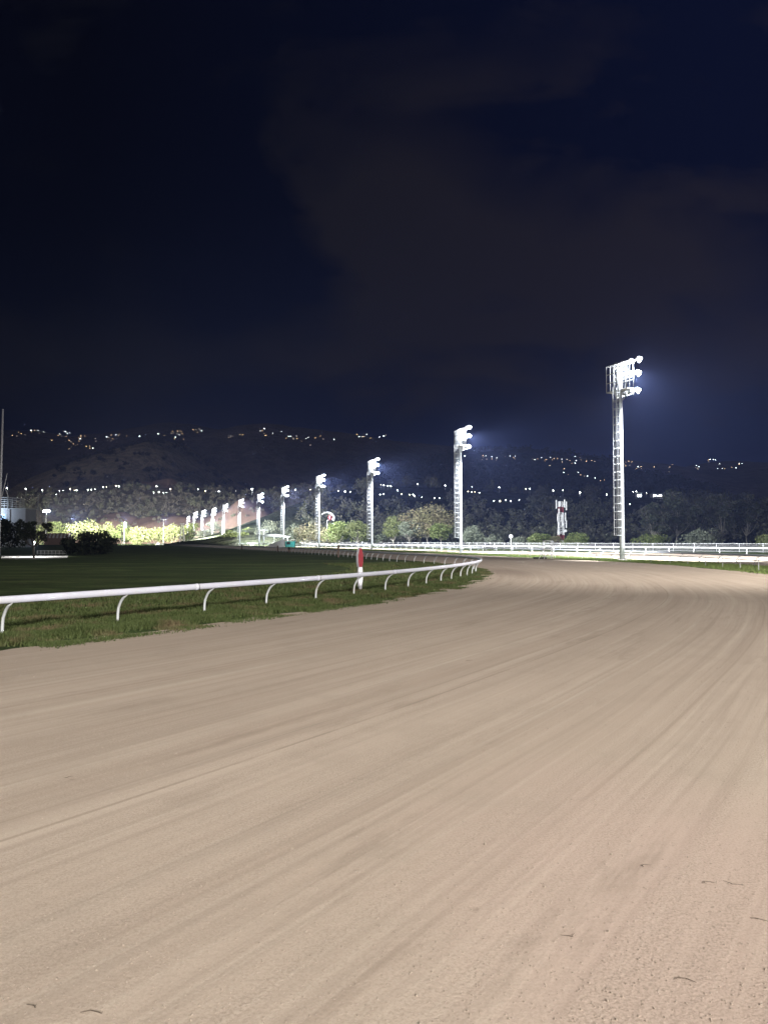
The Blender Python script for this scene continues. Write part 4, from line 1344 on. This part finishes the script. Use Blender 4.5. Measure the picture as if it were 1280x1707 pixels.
# tall mast at the left edge
b0, t0 = P(-2, HOR, 100), P(5, 682, 100)
r = empty('flag_mast', (b0.x, 100, 0), label='tall bare white mast at the left edge of the photo', cat='mast')
MB().tube([(0, 0, 0), ((t0.x - b0.x), 0, t0.z)], [.17, .11], 10).build('pole', M['wall'], r)
q0, q1 = P(2, 832, 100), P(12, 789, 100)
MB().tube([(q0.x - b0.x, 0, q0.z), (q1.x - b0.x, 0, q1.z)], .05, 6).build('stay', M['wall'], r)
q0, q1 = P(8, 811, 100), P(14, 829, 100)
MB().tube([(q0.x - b0.x, 0, q0.z), (q1.x - b0.x, 0, q1.z)], .05, 6).build('stay', M['wall'], r)
p = P(62.5, HOR, 300)
r = empty('small_mast', (p.x, 300, 0), label='short thin mast right of the grandstand end', cat='mast')
MB().tube([(0, 0, 0), (0, 0, (HOR - 826) / F * 300 + CH)], [.14, .09], 8).build('pole', M['steel'], r)
MB().ball((0, 0, (HOR - 826) / F * 300 + CH), .3, 8, 6).build('cap', M['steel'], r)

# gravel path with an added lamp, and the footbridge rail
pp = [G(2, 931.5), G(60, 932), G(112, 930), G(114, 925.5), G(70, 925), G(2, 926)]
pm = MB(); pm.add([(q.x, q.y, -0.01) for q in pp], [tuple(range(len(pp)))])
pm.v = [(q.x, q.y, -0.012) for q in pp]
o = pm.build('path', M['gravel'], kind='structure', label='brightly lit white gravel path beneath the black infield trees')
q = P(57.5, HOR, 103)
r = empty('added_path_lamp', (q.x, q.y, 0), label='low black lamp added to light the path by the thin black tree', cat='lamp post')
MB().tube([(0, 0, 0), (0, 0, 2.2)], .05, 8).build('pole', M['black'], r)
lh = MB().tube([(0, 0, 2.2), (0, 0, 2.4)], [.2, .08], 12).build('lamp_shade', M['black'], r)
MB().ball((0, 0, 2.2), .05, 10, 6, sc=(1, 1, .4)).build('bulb', M['window_amber'], lh)
ld = bpy.data.lights.new('path_fill', 'SPOT'); ld.energy = 5000; ld.spot_size = R(150); ld.spot_blend = .3; ld.shadow_soft_size = .1  # light added so the gravel strip shows bright
lo = bpy.data.objects.new('path_fill', ld); COL.objects.link(lo); lo.parent = r; lo.location = (0, 0, 2.1)
a, b = G(62, 924.5), G(111, 924.5)
r = empty('footbridge_railing', a, label='white slatted railing above the right end of the lit path', cat='railing')
e = b - a
m_ = MB()
for z in (.15, .4, .62): m_.tube([(0, 0, z), (e.x, e.y, z)], .04, 6)
m_.build('rail_bar', M['white_paint'], r)
for k in range(9):
    q = e * (k / 8)
    MB().tube([(q.x, q.y, 0), (q.x, q.y, .66)], .045, 6).build('post', M['white_paint'], r)

# teal kiosk + white stair + roof
D = 262
p = P(484, HOR, D)
r = empty('kiosk', (p.x, D, 0), label='teal kiosk box beside the fifth-nearest tower', cat='kiosk')
MB().box((0, 0, 0.8), (3.2, 2.4, 2.4), bev=.06).build('body', M['teal'], r)
MB().box((0, 0, 2.5), (3.8, 3.0, .18), bev=.03).build('roof', M['roof'], r)
MB().box((-.5, -1.23, 1.4), (1.2, .06, .9)).build('window', M['black'], r)
p = P(458, HOR, D)
r = empty('ramp_stand', (p.x, D, 0), label='white sloping ramp stand left of the teal kiosk', cat='stand')
m_ = MB().prism([(-3.6, -1, 0), (3.4, -1, 0), (3.4, -1, 2.6), (2.4, -1, 2.6)], None, (0, 2, 0)); m_.build('ramp', M['white_paint'], r)
m_ = MB()
for k in range(8): m_.tube([(-3.2 + k * .8, -1.1, max(0, .35 + k * .33)), (-3.2 + k * .8, -1.1, 1.1 + k * .33)], .04, 5)
m_.tube([(-3.2, -1.1, 1.1), (2.4, -1.1, 3.4)], .05, 6); m_.build('handrail', M['white_paint'], r)
p = P(458, HOR, 300)
r = empty('canopy', (p.x, 300, 0), label='pale flat canopy roof behind the white ramp stand', cat='canopy')
MB().prism([(-5.2, -2, 4.0), (6, -2, 3.6), (6, -2, 3.9), (0, -2, 4.9), (-5.2, -2, 4.4)], None, (0, 4, 0)).build('roof', M['roof'], r)
for x in (-4.5, 0, 5.2):
    MB().tube([(x, -1.6, 0), (x, -1.6, 4.0)], .1, 6).build('post', M['steel'], r)

# round emblem sign (arc with red emblem)
D = 330
p = P(545, HOR, D); zc = (HOR - 862) / F * D + CH
r = empty('arch_sign', (p.x, D, 0), label='white curved arch sign with a red emblem right of fourth tower', cat='sign')
arc = [(2.9 * math.cos(a), 0, zc - .3 + 2.3 * math.sin(a)) for a in [R(150 - 10 * k) for k in range(19)]]
MB().tube(arc, [.10 + .035 * k for k in range(19)], 8).build('arc', M['white_paint'], r)
em = MB().ball((1.25, -.1, zc - .3), 1.0, 12, 8, sc=(.9, .18, 1.15)).build('emblem', M['red'], r)
MB().tube([(1.6, -.3, zc + .5), (1.1, -.32, zc + .1), (1.5, -.32, zc - .3), (1.05, -.3, zc - .9)], .12, 6).build('emblem_stroke', M['white_board'], em)
MB().tube([(0, 0, 0), (0, 0, zc - 1.6)], .15, 6).tube([(0, 0, zc - 1.6), (1.2, 0, zc - 1.2)], .1, 6).build('pole', M['steel'], r)

# white pylon
D = 400; p = P(303.5, HOR, D); hz = (HOR - 874) / F * D + CH
r = empty('white_pylon', (p.x, D, 0), label='small white A-shaped lattice pylon in front of the lit bushes', cat='pylon')
m_ = MB()
for s in (-1, 1):
    m_.tube([(s * 1.4, 0, 0), (s * .45, 0, hz)], .22, 6)
for k in range(6):
    z = hz * k / 6; w0 = 1.4 - .95 * k / 6; w1 = 1.4 - .95 * (k + 1) / 6
    m_.tube([(-w0, 0, z), (w1, 0, hz * (k + 1) / 6)], .1, 5).tube([(w0, 0, z), (-w1, 0, hz * (k + 1) / 6)], .1, 5)
m_.build('lattice', M['white_paint'], r)
MB().box((0, 0, hz + .3), (2.2, 1, .5), bev=.05).build('head', M['white_paint'], r)

# banner hoarding
D = 430; a, b = P(74, 897, D), P(118, 889, D)
r = empty('hoarding', ((a.x + b.x) / 2, D, 0), label='low hoarding with a row of slanted white blocks at far left', cat='hoarding')
w = b.x - a.x
MB().box((0, 0, b.z / 2), (w, .3, b.z), bev=.03).build('panel', M['dirt'], r)
m_ = MB()
for k in range(7):
    x = -w / 2 + w * (k + .5) / 7
    m_.prism([(x - .8, -.2, a.z), (x + .3, -.2, a.z), (x + .9, -.2, b.z - .3), (x - .1, -.2, b.z - .3)], None, (0, .03, 0))
m_.build('white_marks', M['white_paint'], r)
p = P(235, 876, 470)
r = empty('cyan_banner', (p.x, 440, 0), label='small cyan cloth banner on a pole above the yellow-green bushes', cat='banner')
MB().tube([(0, 0, 0), (0, 0, p.z + 1.6)], .08, 6).build('pole', M['steel'], r)
MB().box((.5, 0, p.z - .2), (1.3, .08, 2.6), bev=.02).build('cloth', M['cyan'], r)

# ------------------------------------------------------------------ grass
def grass(name, n, label):
    rs = np.random.default_rng(9)
    line = [p for p in catmull([tuple(q) for q in inner_raw], 0.25)]
    nr = normals2d(line)
    idx = [i for i, p in enumerate(line) if visible(p, 80) and p.y < 75]
    w = np.array([1.0 / max(12, line[i].y) ** 1.1 for i in idx]); w /= w.sum()
    pick = rs.choice(idx, n, p=w)
    L = np.array([(line[i].x, line[i].y) for i in range(len(line))]); N = np.array([(q.x, q.y) for q in nr])
    tv = np.interp(np.arange(len(line)), np.linspace(0, len(line), len(margin)), margin)
    off = np.where(rs.random(n) < .75, rs.uniform(-2.6, 1, n) * 1.0, rs.uniform(-9, 1, n))
    # margin by nearest raw index
    rawI = np.array([(p.x, p.y) for p in inner_pts0])
    near = np.argmin(((L[pick][:, None, :] - rawI[None]) ** 2).sum(-1), axis=1)
    mg = np.array(margin)[near]
    o = np.where(off > 0, off * (mg + 0.15), off)
    o = np.where((off < 0) & (off > -2.6) & (rs.random(n) < .55), rs.random(n) ** .9 * (mg + .45), o)
    B = L[pick] + N[pick] * o[:, None] + rs.normal(scale=.12, size=(n, 2))
    ev = np.sin(B[:, 0] * 2.1 + np.sin(B[:, 1] * 1.3) * 2) + np.sin(B[:, 1] * 3.7 + B[:, 0]) * .7 + rs.normal(scale=.35, size=n)
    keep = ~((o > mg - .75) & (ev < -.2)) & ~((ev < -1.25) & (o > -2))
    B, o, mg = B[keep], o[keep], mg[keep]; n = len(B)
    hgt = rs.uniform(.03, .11, n) * np.where(ev[keep] > 1.0, 1.5, 1.0) * (1 + .5 * np.sin(B[:, 0] * 3) * np.cos(B[:, 1] * 2.3))
    hgt *= np.where(o > mg - .4, .55, 1.0)
    an = rs.uniform(0, 6.28, n); wd = rs.uniform(.008, .02, n) * (1 + B[:, 1] / 60)
    lean = rs.normal(scale=.5, size=(n, 2)) * hgt[:, None]
    dx, dy = np.cos(an) * wd, np.sin(an) * wd
    V = np.zeros((n, 3, 3))
    V[:, 0] = np.stack([B[:, 0] - dx, B[:, 1] - dy, np.full(n, -.03)], 1)
    V[:, 1] = np.stack([B[:, 0] + dx, B[:, 1] + dy, np.full(n, -.03)], 1)
    V[:, 2] = np.stack([B[:, 0] + lean[:, 0], B[:, 1] + lean[:, 1], hgt], 1)
    return link_mesh(name, np_mesh(name, V.reshape(-1, 3), np.arange(n * 3).reshape(-1, 3)), M['blade'], kind='stuff', label=label)


grass('grass', 260000, 'short rough grass with brown patches along the inner rail')

# verge grass under the outer rails
def verge(n):
    rs = np.random.default_rng(19)
    line = a_line; nr = normals2d(line)
    idx = [i for i, p in enumerate(line) if visible(p, 60) and p.y < 260]
    pick = rs.choice(idx, n)
    L = np.array([(p.x, p.y) for p in line]); N = np.array([(q.x, q.y) for q in nr])
    o = rs.uniform(-1.6, 4.6, n)
    B = L[pick] + N[pick] * o[:, None] + rs.normal(scale=.3, size=(n, 2))
    hgt = rs.uniform(.06, .16, n); wd = rs.uniform(.02, .05, n); an = rs.uniform(0, 6.28, n)
    lean = rs.normal(scale=.4, size=(n, 2)) * hgt[:, None]
    dx, dy = np.cos(an) * wd, np.sin(an) * wd
    V = np.zeros((n, 3, 3))
    V[:, 0] = np.stack([B[:, 0] - dx, B[:, 1] - dy, np.full(n, -.03)], 1)
    V[:, 1] = np.stack([B[:, 0] + dx, B[:, 1] + dy, np.full(n, -.03)], 1)
    V[:, 2] = np.stack([B[:, 0] + lean[:, 0], B[:, 1] + lean[:, 1], hgt], 1)
    link_mesh('verge_grass', np_mesh('verge_grass', V.reshape(-1, 3), np.arange(n * 3).reshape(-1, 3)), M['verge'], kind='stuff', label='green grass verge between the track and the outer rails')


verge(90000)

# ------------------------------------------------------------------ clods, stones and twigs on the sand
def clods(n):
    rs = np.random.default_rng(29)
    d = 2.4 * (60 / 2.4) ** rs.random(n) ** 1.25
    px = rs.uniform(-20, 1300, n)
    x = (px - CX) / F * d
    V, Fc = [], []
    oc = np.array([(1, 0, 0), (-1, 0, 0), (0, 1, 0), (0, -1, 0), (0, 0, 1), (0, 0, -1)], float)
    of = [(0, 2, 4), (2, 1, 4), (1, 3, 4), (3, 0, 4), (2, 0, 5), (1, 2, 5), (3, 1, 5), (0, 3, 5)]
    k = 0
    RA = np.array([(p.x, p.y) for p in rA])
    for i in range(n):
        if d[i] > 14 and np.min(((RA - (x[i], d[i])) ** 2).sum(1)) < 4 and x[i] < 10: continue
        s = rs.uniform(.0015, .0058) * (1.7 if rs.random() < .02 else 1)
        V.append(oc * s * rs.uniform(.5, 1.3, (6, 3)) + np.array([x[i], d[i], s * .35]))
        Fc += [(a + k, b + k, c + k) for a, b, c in of]; k += 6
    link_mesh('gravel', np_mesh('gravel', np.concatenate(V), Fc), M['clod'], kind='stuff', label='loose clods and grit scattered over the sand')


clods(20000)
for i, (px, py, L_, a) in enumerate([(950, 1562, .10, .2), (1222, 1475, .14, -.5), (1075, 1445, .06, .3), (1265, 1535, .11, -.7), (1143, 1636, .07, -.4), (158, 1690, .09, .15), (55, 1680, .06, .05), (113, 1297, .09, .3), (780, 1102, .16, .6), (1180, 1473, .05, 0)]):
    p = G(px, py)
    pts = [p + Vector((math.cos(a) * L_ * (t - .5) + (.02 * math.sin(t * 5 + i)), math.sin(a) * L_ * (t - .5) + .015 * math.cos(t * 6 + i), .006)) for t in (0, .25, .5, .75, 1)]
    o = MB().tube([q - p for q in pts], [.001, .0018, .0020, .0014, .0007], 5).build('twig', M['twig'])
    o.location = p
    side = ['curved', 'longest right-hand', 'tiny straight', 'dark thick', 'short slanting', 'flat left-hand', 'short left corner', 'lone mid-left', 'distant mid-track', 'small upper'][i]
    tag(o, f'{side} dry twig lying on the near sand', 'twig', 'dry twigs on the sand')

# ------------------------------------------------------------------ sky, added fill light, haze
w = bpy.data.worlds.new('World'); SC.world = w; w.use_nodes = True
t = NT(w.node_tree)
bg = t.n['Background']
dirv = t('ShaderNodeTexCoord').outputs['Generated']
sp = t('ShaderNodeSeparateXYZ', ins={0: dirv})
gx = t.math('DIVIDE', sp.outputs[0], t.math('MAXIMUM', sp.outputs[1], 0.05))
gz = t.math('DIVIDE', sp.outputs[2], t.math('MAXIMUM', sp.outputs[1], 0.05))
gv = t('ShaderNodeCombineXYZ', ins={'X': gx, 'Y': t.math('MULTIPLY', gz, 1.5)}).outputs[0]
nz = t.noise(gv, 2.2, 8, 0.58, 0.5)
nz2 = t.noise(t.mapping(gv, (1, 1.6, 1), (4, 2, 0)), 5.5, 7, 0.6, 0.3)
wx = t.math('ADD', gx, t.math('MULTIPLY', t.math('SUBTRACT', nz, 0.5), 0.30))
wz = t.math('ADD', gz, t.math('MULTIPLY', t.math('SUBTRACT', nz2, 0.5), 0.22))
def blob(px, py, rx, ry, soft=0.55):
    X, Zc = (px - 640) / 1280, (902 - py) / 1280
    a = t.math('DIVIDE', t.math('SUBTRACT', wx, X), rx / 1280); b = t.math('DIVIDE', t.math('SUBTRACT', wz, Zc), ry / 1280)
    d = t.math('ADD', t.math('MULTIPLY', a, a), t.math('MULTIPLY', b, b))
    return t.math('EXPONENT', t.math('MULTIPLY', d, -1.0))
acc = t.math('ADD', t.math('ADD', t.math('MULTIPLY', nz, 1.1), t.math('MULTIPLY', nz2, 0.6)), -0.48)
for px, py, rx, ry, k in ((660, 350, 150, 150, 0.42), (900, 420, 330, 90, 0.30), (1180, 310, 220, 60, 0.30), (90, 300, 170, 120, 0.10), (250, 620, 420, 90, 0.16),
                          (860, 560, 400, 110, 0.26), (1120, 480, 200, 130, 0.22), (950, 90, 200, 80, 0.16), (520, 260, 60, 120, 0.14), (1200, 620, 200, 60, 0.1), (400, 560, 300, 60, 0.1), (760, 120, 230, 60, 0.12), (430, 410, 130, 110, -0.42), (280, 180, 180, 150, -0.35), (1090, 200, 80, 70, -0.22), (1230, 90, 120, 80, -0.15)):
    acc = t.math('ADD', acc, t.math('MULTIPLY', blob(px, py, rx, ry), k))
cl = t.ramp(acc, [(0.36, 0.0), (0.72, 1.0)])
side = t.ramp(t.math('ADD', gx, 0.5), [(0.10, 0.0), (0.95, 1.0)])
elev = t.ramp(gz, [(0.0, 1.0), (0.42, 0.0)])
clear = t.mix(side, (0.0001, 0.0002, 0.0018), (0.0018, 0.0034, 0.0170))
clear = t.mix(elev, clear, t.mix(side, (0.0003, 0.0012, 0.0052), (0.0050, 0.0085, 0.0330)))
cloud = t.mix(side, (0.0052, 0.0050, 0.0058), (0.0142, 0.0122, 0.0200))
col = t.mix(cl, clear, cloud)
sky = t('ShaderNodeTexSky', sky_type='NISHITA', sun_disc=False)
sky.sun_elevation = R(35); sky.sun_rotation = R(200)
add = t.mix(0.00003, col, sky.outputs[0], 'ADD')
t.l.new(add, bg.inputs['Color']); bg.inputs['Strength'].default_value = 1.0

sd = bpy.data.lights.new('faint_fill', 'SUN'); sd.energy = 0.30; sd.angle = R(0.5); sd.color = (1.0, 0.96, 0.92)  # faint directional fill added to lift the dark hills
so = bpy.data.objects.new('faint_fill', sd); COL.objects.link(so)
so.rotation_euler = Vector((0.35, 0.85, -0.75)).to_track_quat('-Z', 'Y').to_euler()

hz = MB().box((0, 2000, 214), (11000, 4700, 430)); hz = hz.build('haze', None, kind='stuff', label='thin bluish night haze')
hm = bpy.data.materials.new('haze'); hm.use_nodes = True
ht = NT(hm.node_tree); ht.n.remove(ht.n['Principled BSDF'])
pv = ht('ShaderNodeVolumePrincipled')
pv.inputs['Color'].default_value = (0.36, 0.46, 1.0, 1)
pv.inputs['Density'].default_value = 0.00021
pv.inputs['Anisotropy'].default_value = 0.35
ht.l.new(pv.outputs[0], ht.n['Material Output'].inputs['Volume'])
hz.data.materials.append(hm)

# ------------------------------------------------------------------ render settings
SC.render.engine = 'CYCLES'
c = SC.cycles
c.use_denoising = True
try: c.denoiser = 'OPENIMAGEDENOISE'
except Exception: pass
c.max_bounces = 5; c.diffuse_bounces = 2; c.glossy_bounces = 3; c.transmission_bounces = 2; c.volume_bounces = 0; c.transparent_max_bounces = 8
c.sample_clamp_indirect = 3.0
c.caustics_reflective = False; c.caustics_refractive = False
SC.view_settings.view_transform = 'Standard'
SC.view_settings.look = 'None'
SC.view_settings.exposure = 0
SC.view_settings.gamma = 1
